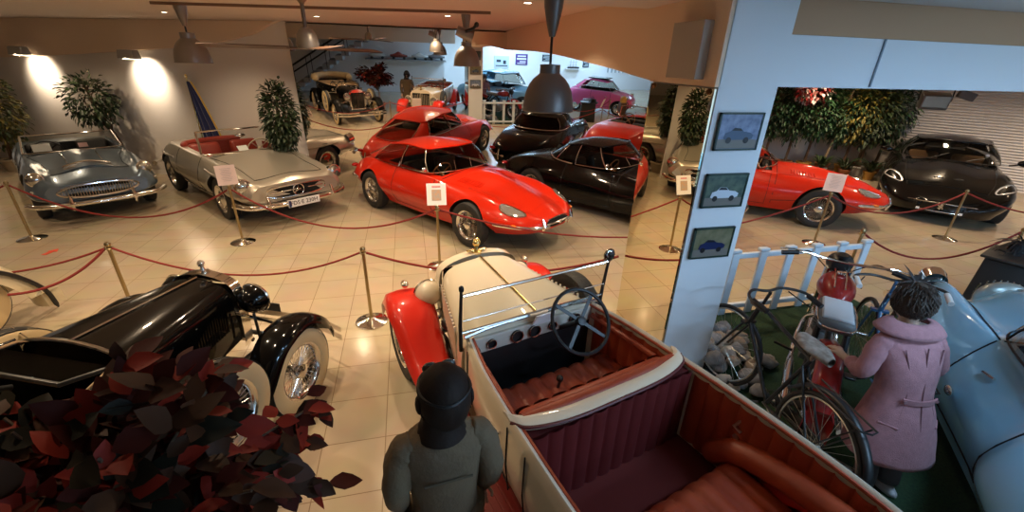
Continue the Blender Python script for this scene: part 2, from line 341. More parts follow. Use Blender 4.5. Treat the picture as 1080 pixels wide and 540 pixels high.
# ================= CAR TOOLKIT =================
LEATHER_BLACK=mat('black_leather',(.02,.018,.016),.5); LEATHER_RED=mat('red_leather',(.30,.035,.02),.42,bump=(60,.15)); LEATHER_DARKRED=mat('dark_red_leather',(.22,.02,.02),.45)
SEAM=mat('panel_gap',(.008,.008,.008),.9)
def paint(name,col,metal=0,rough=.3): return mat(name,col,rough,metal,.75,spec=.15)
class Body:
    """rows: x, zb,hwb, zw,hw, zs,hs, zv,hv, zc"""
    def __init__(s,rows,N=60,ks=8): s.r=rows; s.xs=[r[0] for r in rows]; s.N=N; s.ks=ks
    def par(s,x): return [pchip(s.xs,[r[k] for r in s.r],x) for k in range(1,10)]
    def at(s,x,T):
        zb,hb,zw,hw,zs,hs,zv,hv,zc=s.par(x); P=[(hb,zb),(hw,zw),(hs,zs),(hv,zv),(0,zc),(-hv,zv)]
        u=(1-abs(T))*4; i=min(int(u),3); t=u-i; p1=P[i];p2=P[i+1];p3=P[i+2];p0=P[i-1] if i>0 else (2*p1[0]-p2[0],2*p1[1]-p2[1])
        f=lambda a,b,c,d:.5*(2*b+(c-a)*t+(2*a-5*b+4*c-d)*t*t+(3*b-a-3*c+d)*t**3)
        y=f(p0[0],p1[0],p2[0],p3[0]); z=f(p0[1],p1[1],p2[1],p3[1])
        return Vector((x,max(y,0)*(1 if T>=0 else -1) if i<3 else y*(1 if T>=0 else -1),z))
    def nrm(s,x,T):
        e=.012; d1=s.at(min(x+e,s.xs[-1]),T)-s.at(max(x-e,s.xs[0]),T); a=s.at(x,min(T+e,1)); b=s.at(x,max(T-e,-1)); d2=a-b
        n=d1.cross(d2); 
        if n.length<1e-9: return Vector((0,0,1))
        n.normalize(); c=Vector((0,0,.5)); 
        if n.dot(s.at(x,T)-Vector((x,0,.35)))<0: n=-n
        return n
    def build(s,name,m,parent,inner=None,cockpit=None,floor=.22,wheels=None,wr=.36,side=None,matf=None,tubin=.02):
        x0,x1=s.xs[0],s.xs[-1]; st=[x0+(x1-x0)*(.5-.5*math.cos(PI*i/s.N))*.35+(x1-x0)*i/s.N*.65 for i in range(s.N+1)]
        if cockpit: st=sorted(set([q for q in st if min(abs(q-c) for c in cockpit)>.025]+list(cockpit)))
        K=s.ks*4; Ts=[1-2*j/(2*K) for j in range(2*K+1)]; nT=len(Ts); b=MB(); vs=[];fs=[];mi=[]
        for x in st: vs+=[s.at(x,T) for T in Ts]
        jc0,jc1=[j for j,T in enumerate(Ts) if abs(abs(T)-.25)<1e-6]
        for i in range(len(st)-1):
            for j in range(nT-1):
                if cockpit and cockpit[0]-1e-6<=st[i] and st[i+1]<=cockpit[1]+1e-6 and jc0<=j<jc1: continue
                fs.append((i*nT+j,i*nT+j+1,(i+1)*nT+j+1,(i+1)*nT+j)); mi.append(matf(vs[i*nT+j],(st[i]+st[i+1])/2,(Ts[j]+Ts[j+1])/2) if matf else 0)
            fs.append((i*nT,(i+1)*nT,(i+1)*nT+nT-1,i*nT+nT-1)); mi.append(1)
        fs.append(list(range(nT))); mi.append(0); fs.append([(len(st)-1)*nT+j for j in range(nT)][::-1]); mi.append(0)
        if cockpit:
            ia=st.index(cockpit[0]); ib=st.index(cockpit[1]); loop=[ia*nT+j for j in range(jc0,jc1+1)]+[i*nT+jc1 for i in range(ia+1,ib)]+[ib*nT+j for j in range(jc1,jc0-1,-1)]+[i*nT+jc0 for i in range(ib-1,ia,-1)]
            n0=len(vs)
            for q in loop:
                p=vs[q]; vs.append(Vector((p.x,p.y,floor)))
            L=len(loop)
            for k in range(L): fs.append((loop[k],loop[(k+1)%L],n0+(k+1)%L,n0+k)); mi.append(2)
            fs.append([n0+k for k in range(L)]); mi.append(2)
        b.v=[tuple(v) for v in vs]; b.f=fs; b.mi=mi
        o=b.obj(name,[m,BLACK,inner or BLACK]+(side or []),parent,ang=35)
        if wheels:
            cut=[]
            for (wx,wz,hw) in wheels:
                for sg in(-1,1):
                    c=MB(); M=Matrix.Translation((wx,sg*(hw-.30),wz))@Matrix.Rotation(-PI/2*sg,4,'X'); c.lathe([(0,0),(wr,0),(wr,.6),(0,.6)],40,M); cut.append(c.obj('cutter',BLACK,parent,smooth=False))
            boolean_cut(o,cut)
        return o
    def panel(s,name,m,parent,xa,xb,T0,T1,off=.004,nx=14,nt=8,bump=None,thick=None):
        """shell lying on the body. xa/xb may be functions of v"""
        fa=xa if callable(xa) else (lambda v:xa); fb=xb if callable(xb) else (lambda v:xb)
        b=MB(); pts=[]; low=[]
        for i in range(nx+1):
            for j in range(nt+1):
                v=j/nt; u=i/nx; x=fa(v)+(fb(v)-fa(v))*u; T=T0+(T1-T0)*v; p=s.at(x,T); n=s.nrm(x,T)
                o=off+(bump(u,v) if bump else 0); pts.append(p+n*o); low.append(p-n*.004)
        fs=[(i*(nt+1)+j,(i+1)*(nt+1)+j,(i+1)*(nt+1)+j+1,i*(nt+1)+j+1) for i in range(nx) for j in range(nt)]
        per=[(0,j) for j in range(nt)]+[(i,nt) for i in range(nx)]+[(nx,j) for j in range(nt,0,-1)]+[(i,0) for i in range(nx,0,-1)]
        idx=[i*(nt+1)+j for i,j in per]; n0=len(pts); vs=pts+[low[k] for k in idx]; L=len(idx)
        for k in range(L): fs.append((idx[k],idx[(k+1)%L],n0+(k+1)%L,n0+k))
        b.add(vs,fs); return b.obj(name,m,parent,ang=50)
    def line(s,pts,off=.003,n=6):
        out=[]
        for k in range(len(pts)-1):
            for j in range(n):
                t=j/n; x=pts[k][0]*(1-t)+pts[k+1][0]*t; T=pts[k][1]*(1-t)+pts[k+1][1]*t; out.append(s.at(x,T)+s.nrm(x,T)*off)
        x,T=pts[-1]; out.append(s.at(x,T)+s.nrm(x,T)*off); return out
    def strip(s,name,m,parent,pts,r=.006,off=.003,closed=False,n=6,sym=False):
        b=MB(); 
        L=s.line(pts,off,n); 
        if closed: L=L[:-1]
        b.tube(L,r,6,closed=closed)
        if sym: b.tube([(p.x,-p.y,p.z) for p in L],r,6,closed=closed)
        return b.obj(name,m,parent)
_WH={}
def wheel_meshes(kind,rad,wid,wall=None):
    k=(kind,rad,wid,wall.name if wall else '')
    if k in _WH: return _WH[k]
    rr=rad*(.64 if kind!='modern' else .72); h=wid/2
    t=MB(); M=axisM((0,0,0),'Y')
    prof=[(rr,-h*.8),(rr+.02,-h),(rad*.86,-h*1.02),(rad*.97,-h*.85),(rad,-h*.5),(rad,h*.5),(rad*.97,h*.85),(rad*.86,h*1.02),(rr+.02,h),(rr,h*.8),(rr,-h*.8)]
    t.m=0
    if wall: 
        t.lathe(prof[4:7],40,M); 
        t.m=1; t.lathe(prof[0:5],40,M); t.lathe(prof[6:],40,M)
        t.m=0; t.lathe([(rad,-h*.62),(rad*.985,-h*.8)],40,M)
        # tread grooves
        for q in(-.35,-.12,.12,.35): t.lathe([(rad+.003,h*2*q-.006),(rad+.003,h*2*q+.006)],40,M)
    else: t.lathe(prof,40,M)
    tyre=t.mesh('tyre',[RUBBER,wall or RUBBER])
    r=MB()
    if kind=='wire':
        r.lathe([(rr,-h*.8),(rr-.012,-h*.75),(rr-.03,-h*.3),(rr-.03,h*.3),(rr-.012,h*.75),(rr,h*.82),(rr+.012,h*.9)],36,M)
        r.lathe([(.0,-h*.5),(.045,-h*.5),(.05,h*.3),(.03,h*.75),(.0,h*.8)],16,M)
        n=30
        for i in range(n):
            a=2*PI*i/n
            for sg,ho in((1,h*.35),(-1,-h*.3)):
                a2=a+sg*.32
                r.tube([(.047*math.cos(a),ho,.047*math.sin(a)),((rr-.02)*math.cos(a2),h*.45,(rr-.02)*math.sin(a2))],.0028,4,cap=False)
        for q in(0,PI): r.box((math.cos(q)*.045,h*.78,math.sin(q)*.045),(.05,.012,.018))
    elif kind=='disc':
        r.lathe([(rr+.01,h*.92),(rr-.01,h*.85),(rr-.03,h*.45),(rr*.66,h*.5),(rr*.62,h*.75),(rr*.35,h*.9),(0,h*.95)],36,M)
        r.lathe([(rr,-h*.8),(rr-.03,-h*.5),(rr-.03,h*.4)],36,M)
    elif kind=='white':
        r.lathe([(rr+.01,h*.9),(rr-.02,h*.8),(rr-.04,h*.2),(rr*.5,h*.35),(rr*.45,h*.7),(0,h*.75)],36,M); r.lathe([(rr,-h*.8),(rr-.03,-h*.5),(rr-.03,h*.4)],36,M)
    else:
        r.lathe([(rr+.012,h*.95),(rr-.012,h*.9),(rr-.02,-h*.8),(rr,-h*.8)],36,M)
        for i in range(10):
            a=2*PI*i/10; r.box(((rr*.5)*math.cos(a),h*.72,(rr*.5)*math.sin(a)),(rr*.98,.02,.035),rot=(0,-a,0))
        r.lathe([(0,h*.6),(.06,h*.6),(.06,h*.8),(0,h*.85)],16,M)
    rim=r.mesh('wheel',{'wire':CHROME,'disc':MATS.get('disc_paint',CHROME),'white':mat('cream_rim',(.75,.7,.6),.4),'modern':mat('grey_alloy',(.25,.25,.25),.3,1)}[kind])
    c=MB(); c.lathe([(.0,h*1.02),(.03,h*1.0),(.055,h*.85),(.06,h*.7)],20,M); cap=c.mesh('hub_cap',CHROME)
    _WH[k]=(tyre,rim,cap); return _WH[k]
def wheel(parent,x,y,kind='wire',rad=.33,wid=.17,wall=None,z=None,steer=0,cap=True,name='wheel',rot=None):
    ty,ri,ca=wheel_meshes(kind,rad,wid,wall)
    w=link(bpy.data.objects.new(name,ri),parent); w.location=(x,y,rad if z is None else z); w.rotation_euler=rot if rot else (0,0,(0 if y>0 else PI)+R(steer))
    link(bpy.data.objects.new('tyre',ty),w)
    if cap: link(bpy.data.objects.new('hub_cap',ca),w)
    return w
def headlamp(parent,p,r=.09,rim=CHROME,name='headlamp',dr=(1,0,0),deep=.05,lens=LENS):
    M=Matrix.Translation(p)@Vector(dr).to_track_quat('Z','Y').to_matrix().to_4x4()
    b=MB(); b.lathe([(r*.95,-deep),(r*1.12,-.01),(r*1.12,.012),(r*.95,.018)],28,M); o=b.obj(name,rim,parent)
    b=MB(); b.lathe([(r*.98,.008),(r*.8,.028),(r*.45,.042),(0,.048)],24,M); b.obj('lens',lens,o)
    return o
def seat(parent,x,y,z,m,w=.48,name='seat',back=.5,pleats=6):
    b=MB()
    b.box((x,y,z),(.5,w,.16),bev=.06); b.box((x-.27,y,z+back/2-.02),(.14,w,back),rot=(0,-.25,0),bev=.06)
    for i in range(pleats):
        yy=y-w*.36+w*.72*i/(pleats-1); b.tube([(x-.18,yy,z+.078),(x+.2,yy,z+.084)],.016,6); b.tube([(x-.19,yy,z+.1),(x-.27,yy,z+back*.85)],.016,6)
    return b.obj(name,m,parent)
def steering(parent,c,r=.19,tilt=60,m=None,rim=None,name='steering_wheel',spokes=4,rr=.011):
    M=Matrix.Translation(c)@Matrix.Rotation(R(-tilt),4,'Y')
    b=MB(); b.tube([(r*math.cos(2*PI*i/32),r*math.sin(2*PI*i/32),0) for i in range(32)],rr,8,closed=True,M=M)
    for i in range(spokes):
        a=2*PI*i/spokes+PI/4*(spokes==4); b.box((r*.5*math.cos(a),r*.5*math.sin(a),-.006),(r,.022,.006),rot=(0,0,a),M=M)
    b.lathe([(0,.02),(.03,.012),(.035,-.02),(.018,-.04),(.018,-.35)],12,M)
    return b.obj(name,m or BLACK,parent)
def windscreen(parent,base,top,fr=CHROME,r=.012,n=8,glass=GLASS,name='windscreen',posts=True,closed=True):
    """base/top: half lists of points from centre to corner (y>=0)"""
    def full(l): return [(x,-y,z) for x,y,z in l[::-1] if y>1e-6]+list(l)
    B=cat(full(base),n); T=cat(full(top),n); k=len(B)
    b=MB(); b.grid(lambda u,v:tuple(B[round(u*(k-1))].lerp(T[round(u*(k-1))],v)),k-1,1); g=b.obj(name,glass,parent)
    b=MB(); b.tube(T,r,8); b.tube(B,r*.9,8)
    if posts:
        b.tube([B[0],T[0]],r*1.2,8); b.tube([B[-1],T[-1]],r*1.2,8)
    b.obj('windscreen_frame',fr,parent); return g
def cabin(parent,belt,roof,segs,pm,roofz,glass=DGLASS,trim=CHROME,pr=.018,roofmat=None,tr=.007,solid=()):
    """belt/roof: half outlines front centre -> rear centre (y>=0), control points; segs: list of index ranges (i0,i1,name) glazed; others painted"""
    n=8; B=cat(belt,n); T=cat(roof,n)
    def refl(l): return [Vector((p.x,-p.y,p.z)) for p in l]
    # roof dome
    b=MB(); ring=T+refl(T)[::-1][1:-1]; cx=sum(p.x for p in ring)/len(ring); vs=[];K=6
    for q in range(K+1):
        f=q/K
        for p in ring:
            s=1-f; vs.append((cx+(p.x-cx)*s,p.y*s,p.z+(roofz-p.z)*math.sin(f*PI/2)))
    L=len(ring); fs=[(q*L+j,q*L+(j+1)%L,(q+1)*L+(j+1)%L,(q+1)*L+j) for q in range(K) for j in range(L)]
    b.add(vs,fs); b.tube(ring,pr,8,closed=True); b.obj('roof',roofmat or pm,parent,ang=60)
    gl=set()
    for (i0,i1,nm) in segs:
        for sg in((0,1) if nm in('side_window','quarter_window') else (0,)):
            Bs=B[i0*n:i1*n+1]; Ts=T[i0*n:i1*n+1]
            if nm in('side_window','quarter_window'):
                if sg: Bs,Ts=refl(Bs),refl(Ts)
            else:
                Bs=refl(Bs)[::-1]+Bs[1:] if Bs[0].y<1e-6 else Bs+refl(Bs)[::-1][1:]; Ts=refl(Ts)[::-1]+Ts[1:] if Ts[0].y<1e-6 else Ts+refl(Ts)[::-1][1:]
            k=len(Bs); nv=5
            def fn(u,v,Bs=Bs,Ts=Ts,k=k):
                p=Bs[round(u*(k-1))].lerp(Ts[round(u*(k-1))],v); out=Vector((0,p.y,0)); 
                if out.length>0: out.normalize()
                p=p+out*.05*math.sin(PI*v)*(abs(p.y)/.7)
                return tuple(p)
            b=MB(); b.grid(fn,k-1,nv); b.obj(nm,glass if nm not in('panel',) else pm,parent)
            if nm!='panel':
                b=MB(); ed=[Vector(fn(u/(k-1),0)) for u in range(k)]+[Vector(fn(1,v/nv)) for v in range(1,nv+1)]+[Vector(fn(u/(k-1),1)) for u in range(k-2,-1,-1)]+[Vector(fn(0,v/nv)) for v in range(nv-1,0,-1)]
                b.tube(ed,tr,6,closed=True); b.obj('window_trim',trim,parent)
def bumper(parent,pts,r=.03,m=None,over=(),name='bumper',flat=1.6):
    """pts: half curve from centre to end; mirrored"""
    P=cat([(x,-y,z) for x,y,z in pts[::-1] if y>1e-6]+list(pts),6); b=MB(); b.tube(P,r,10)
    for (x,y,z,h) in over:
        for s in((1,-1) if y else (1,)): b.tube([(x,s*y,z-h*.5),(x+.015,s*y,z),(x,s*y,z+h*.5)],[.018,.026,.016],8)
    return b.obj(name,m or CHROME,parent)
def plate(parent,c,w,h,txt,dr,m,tm,name='number_plate',size=.09):
    M=Matrix.Translation(c)@Matrix.Rotation(dr,4,'Z')@Matrix.Rotation(PI/2,4,'Z')@Matrix.Rotation(PI/2,4,'X')
    b=MB(); b.box((0,0,0),(w,h,.012),bev=.004,M=M); o=b.obj(name,m,parent,smooth=False)
    if txt: text(txt,size,tm,o,M@Matrix.Translation((0,0,.007)))
    return o

# ---------- long-bonnet sports car (coupe, hardtop, open) ----------
def etype(label,pm,loc,rz,kind='coupe',wheelr=.325,seatm=None,cat_='car',name='sports_car'):
    t=thing(name,label,'car',(loc[0],loc[1],0),rz)
    rows=[(-2.20,.36,.20,.46,.30,.56,.26,.60,.16,.61),(-2.12,.30,.42,.47,.52,.60,.44,.66,.28,.67),(-1.9,.26,.56,.48,.68,.68,.56,.75,.40,.77),(-1.55,.24,.62,.50,.78,.76,.64,.83,.5,.86),
      (-1.2,.23,.64,.52,.82,.80,.68,.86,.54,.88),(-.7,.2,.66,.5,.82,.80,.70,.86,.56,.88),(-.1,.2,.66,.5,.80,.79,.69,.85,.56,.875),(.45,.2,.66,.5,.79,.77,.67,.83,.52,.885),
      (.9,.21,.65,.5,.79,.76,.66,.79,.42,.88),(1.22,.22,.62,.5,.80,.76,.64,.755,.36,.84),(1.6,.26,.56,.48,.76,.71,.60,.69,.34,.775),(1.9,.30,.46,.46,.66,.64,.52,.62,.30,.69),(2.1,.34,.34,.45,.52,.57,.40,.57,.24,.61),(2.22,.39,.16,.46,.30,.52,.24,.53,.14,.55)]
    B=Body(rows); inn=LEATHER_BLACK
    ck=(-.95,.42) if kind=='coupe' else (-.72,.42)
    B.build('body',pm,t,inner=inn,cockpit=ck,wheels=[(1.22,.32,.78),(-1.22,.32,.80)],wr=.375)
    # bonnet with centre bulge and louvres
    bo=B.panel('bonnet',pm,t,.52,1.98,.40,-.40,off=.004,nx=24,nt=20,bump=lambda u,v:.028*math.exp(-((v-.5)/.13)**2)*math.sin(PI*min(1,u*1.3+.05))**.5)
    for sg in(1,-1):
        b=MB()
        for k in range(9): b.tube(B.line([(.72+k*.045,sg*.17),(.72+k*.045,sg*.27)],.012,3),.007,4)
        b.obj('louvre_panel',pm,bo)
        B.panel('door',pm,t,-.52,.40,sg*.93,sg*.43,off=.003)
    B.strip('door_gap',SEAM,t,[(-.53,.43),(-.53,.93),(.41,.93),(.41,.43)],.004,.002,sym=True)
    B.strip('bonnet_gap',SEAM,t,[(.50,.9),(.50,0)],.005,.003,sym=True); 
    B.strip('sill_seam',SEAM,t,[(.50,.86),(1.0,.80)],.004,.003,sym=True)
    # mouth, bumpers, lamps
    b=MB(); b.ell((2.20,0,.47),(.05,.27,.072),20,10); o=b.obj('air_intake',DARKVOID,t)
    b=MB(); b.tube([(2.17+.07*math.cos(a),.29*math.sin(a) if 0 else .28*math.cos(a+PI/2),.47+.078*math.sin(a+PI/2)) for a in [2*PI*i/28 for i in range(28)]],.008,6,closed=True); b.tube([(2.24,-.26,.475),(2.262,0,.475),(2.24,.26,.475)],.012,8); b.obj('intake_bar',CHROME,o)
    b=MB(); b.ell((2.27,0,.475),(.012,.035,.03),12,8); b.obj('badge',CHROME,o)
    bumper(t,[(2.225,.20,.44),(2.13,.45,.455),(1.94,.63,.47),(1.7,.76,.485)],.028,over=[(2.2,.27,.49,.22)],name='front_bumper') if 0 else None
    for sg in(1,-1):
        b=MB(); b.tube(cat([(2.235,sg*.19,.43),(2.15,sg*.42,.445),(1.98,sg*.61,.46),(1.72,sg*.765,.475)],6),[.02]+[.027]*17+[.012],10); b.tube([(2.20,sg*.30,.36),(2.235,sg*.30,.46),(2.20,sg*.30,.56)],[.02,.028,.016],8); b.obj('front_bumper',CHROME,t)
        b=MB(); b.tube(cat([(-2.20,sg*.22,.47),(-2.10,sg*.50,.48),(-1.9,sg*.70,.49),(-1.6,sg*.80,.50)],6),[.02]+[.028]*17+[.012],10); b.tube([(-2.18,sg*.36,.38),(-2.21,sg*.36,.49),(-2.17,sg*.36,.6)],[.02,.028,.016],8); b.obj('rear_bumper',CHROME,t)
        # faired headlamp
        ring=[]; 
        for i in range(24):
            a=2*PI*i/24; ring.append((1.86+.17*math.cos(a),sg*(.505+.085*math.sin(a))))
        L=[B.at(x,T)+B.nrm(x,T)*.006 for x,T in ring]; c=sum(L,Vector())/24+B.nrm(1.86,sg*.5)*.022
        b=MB(); b.tube(L,.010,6,closed=True); hl=b.obj('headlamp',CHROME,t)
        b=MB(); b.add(L+[c],[(i,(i+1)%24,24) for i in range(24)]); b.obj('lens',mat('lamp_glass_dark',(.35,.37,.36),.06,.5,1),hl)
        b=MB(); b.ell(B.at(1.97,sg*.72)+B.nrm(1.97,sg*.72)*.01,(.05,.03,.022),12,8); b.obj('indicator_lamp',ORANGE,t)
        b=MB(); b.ell((-2.08,sg*.56,.60),(.05,.07,.035),12,8); b.obj('tail_lamp',mat('red_lens',(.45,.01,.01),.2,0,1),t)
    for sg in(1,-1):
        for x in(1.22,-1.22): wheel(t,x,sg*.70,'wire',wheelr,.17)
    # interior
    for sg in(1,-1): seat(t,-.22,sg*.32,.42,seatm or LEATHER_BLACK,.44)
    b=MB(); b.box((.36,0,.72),(.12,1.15,.2),bev=.04); b.obj('dashboard',LEATHER_BLACK,t)
    steering(t,(.16,.34 if 0 else -.32,.80),.19,68,mat('wood_rim',(.25,.1,.03),.3,0,1))
    wsb=[(.50,0,.905),(.43,.36,.89),(.22,.62,.87)]; wst=[(.18,0,1.20),(.12,.30,1.195),(.0,.50,1.175)]
    if kind=='open': windscreen(t,wsb,wst,fr=CHROME,r=.012)
    elif kind=='hardtop':
        belt=[(.50,0,.905),(.43,.36,.89),(.22,.62,.87),(-.35,.67,.86),(-.80,.60,.87),(-1.12,.32,.90),(-1.2,0,.91)]
        roof=[(.18,0,1.20),(.12,.30,1.195),(.0,.49,1.18),(-.35,.50,1.175),(-.62,.46,1.13),(-.78,.24,1.13),(-.82,0,1.13)]
        cabin(t,belt,roof,[(0,2,'windscreen'),(2,3,'side_window'),(3,4,'panel'),(4,6,'rear_window')],pm,1.25)
        # painted rear quarter both sides
        n=8; Bc=cat(belt,n);Tc=cat(roof,n)
        for sg in(1,-1):
            b=MB(); b.grid(lambda u,v:(lambda p:(p.x,sg*p.y*(1+.02*math.sin(PI*v)),p.z))(Bc[round(3*n+u*(1.25*n))].lerp(Tc[round(3*n+u*(1.25*n))],v)),10,5); b.obj('roof_pillar',pm,t)
        b=MB(); b.tube([(p.x,p.y,p.z+.002) for p in Bc[3*n:]]+[(p.x,-p.y,p.z+.002) for p in Bc[::-1][1:3*n]],.014,8); b.obj('roof_trim',CHROME,t)
    else:
        belt=[(.50,0,.905),(.43,.36,.89),(.22,.62,.87),(-.40,.68,.86),(-.85,.68,.86),(-1.25,.62,.87),(-1.72,.42,.84),(-1.82,0,.82)]
        roof=[(.18,0,1.20),(.12,.30,1.195),(.0,.47,1.18),(-.42,.485,1.19),(-.75,.46,1.155),(-1.0,.43,1.12),(-1.08,.32,1.10),(-1.10,0,1.11)]
        cabin(t,belt,roof,[(0,2,'windscreen'),(2,3,'side_window'),(3,5,'quarter_window'),(6,7,'rear_window')],pm,1.25)
        n=8; Bc=cat(belt,n);Tc=cat(roof,n)
        for sg in(1,-1):
            b=MB(); b.grid(lambda u,v:(lambda p:(p.x,sg*p.y,p.z))(Bc[5*n+round(u*n)].lerp(Tc[5*n+round(u*n)],v)),8,5); b.obj('roof_pillar',pm,t)
        b=MB(); b.tube([(-.44,.70,.87),(-.45,.49,1.165)],.014,6); b.tube([(-.44,-.70,.87),(-.45,-.49,1.165)],.014,6); b.obj('window_post',CHROME,t)
    # wipers and mirror
    b=MB()
    for y in(-.3,0,.3): b.tube([(.51-abs(y)*.1,y,.92),(.38-abs(y)*.2,y*.9+.08,1.03)],.005,5)
    b.obj('wiper',CHROME,t)
    b=MB(); b.tube([(.28,-.66,.87),(.30,-.72,.93)],.006,5); b.ell((.30,-.75,.95),(.02,.045,.035),10,8); b.obj('door_mirror',CHROME,t)
    return t
# ---------- generic helpers for soft trim ----------
def pleated(name,m,parent,P,nu=24,nv=2,n=8,amp=.012,thick=.0):
    """P(u,v)->(point, outward normal); ribs along v"""
    b=MB()
    def fn(u,v):
        p,nn=P(u,v); return tuple(Vector(p)+Vector(nn)*(amp*abs(math.sin(PI*n*u))**.6))
    b.grid(fn,nu*max(1,n//2),nv); return b.obj(name,m,parent,ang=180,fixn=False)
def bench(parent,xf,xb,w,z,back_h,m,name='seat',n=9,rake=.12,cush=.14,backm=None):
    o=MB(); 
    def top(u,v):
        y=-w+2*w*u; x=xb+(xf-xb)*v; e=min(v,1-v)*2; ee=min(1,e*4); return (x,y,z-cush*.5*(1-ee)**2+.022*abs(math.sin(PI*n*u))**.5+ (.0 if 0<u<1 else -.05))
    o.grid(top,n*6,12); o.box(((xf+xb)/2,0,z-cush/2-.02),(abs(xf-xb)*.98,2*w*.99,cush),bev=.04)
    s=o.obj(name,m,parent,ang=180)
    o=MB(); t=.13
    def bk(u,v):
        y=-w+2*w*u; a=PI*v; return (xb-rake*min(1,v*1.2)+.02*0+.0+(.06*math.sin(a)),y,z-.04+back_h*v+.0) 
    def bk2(u,v):
        y=-w+2*w*u; r=.02*abs(math.sin(PI*n*u))**.5; x=xb-rake*v+r+.05*math.sin(PI*min(1,v)) ; return (x,y,z-.05+(back_h)*v)
    o.grid(bk2,n*6,8); o.box((xb-rake*.5-t*.45,0,z-.03+back_h*.5),(t,2*w*.99,back_h),rot=(0,-math.atan(rake/back_h),0),bev=.05)
    o.obj('backrest',backm or m,s,ang=180)
    return s
def fender(parent,path,width,m,name='front_fender',y=0,edge=.05,crown=.03,thick=.006):
    """path: list of (x,z) along the wing; y centre; width may be list"""
    P=cat([(x,0,z) for x,z in path],6); k=len(P); b=MB(); rows=[]
    Wd=width if callable(width) else (lambda u:width)
    for i,p in enumerate(P):
        t=(P[min(i+1,k-1)]-P[max(i-1,0)]).normalized(); nn=Vector((-t.z,0,t.x)); 
        if nn.z<0 and abs(t.x)>.3: nn=-nn
        w=Wd(i/(k-1))/2; row=[]
        for j in range(9):
            s=-1+j/4; d=crown*(1-s*s)-edge*(max(0,abs(s)-.75)/.25)**2; row.append(Vector((p.x,y+s*w,p.z))+nn*d)
        rows.append((row,nn))
    vs=[q for r,_ in rows for q in r]+[q-nn*thick for r,nn in rows for q in r]; n=9; o=k*n; fs=[]
    for i in range(k-1):
        for j in range(n-1):
            a=i*n+j; fs.append((a,a+1,a+n+1,a+n)); fs.append((o+a,o+a+n,o+a+n+1,o+a+1))
        fs.append((i*n,(i+1)*n,o+(i+1)*n,o+i*n)); fs.append((i*n+n-1,o+i*n+n-1,o+(i+1)*n+n-1,(i+1)*n+n-1))
    for j in range(n-1): fs.append((j,o+j,o+j+1,j+1)); a=(k-1)*n+j; fs.append((a,a+1,o+a+1,o+a))
    b.add(vs,fs); return b.obj(name,m,parent,ang=50)
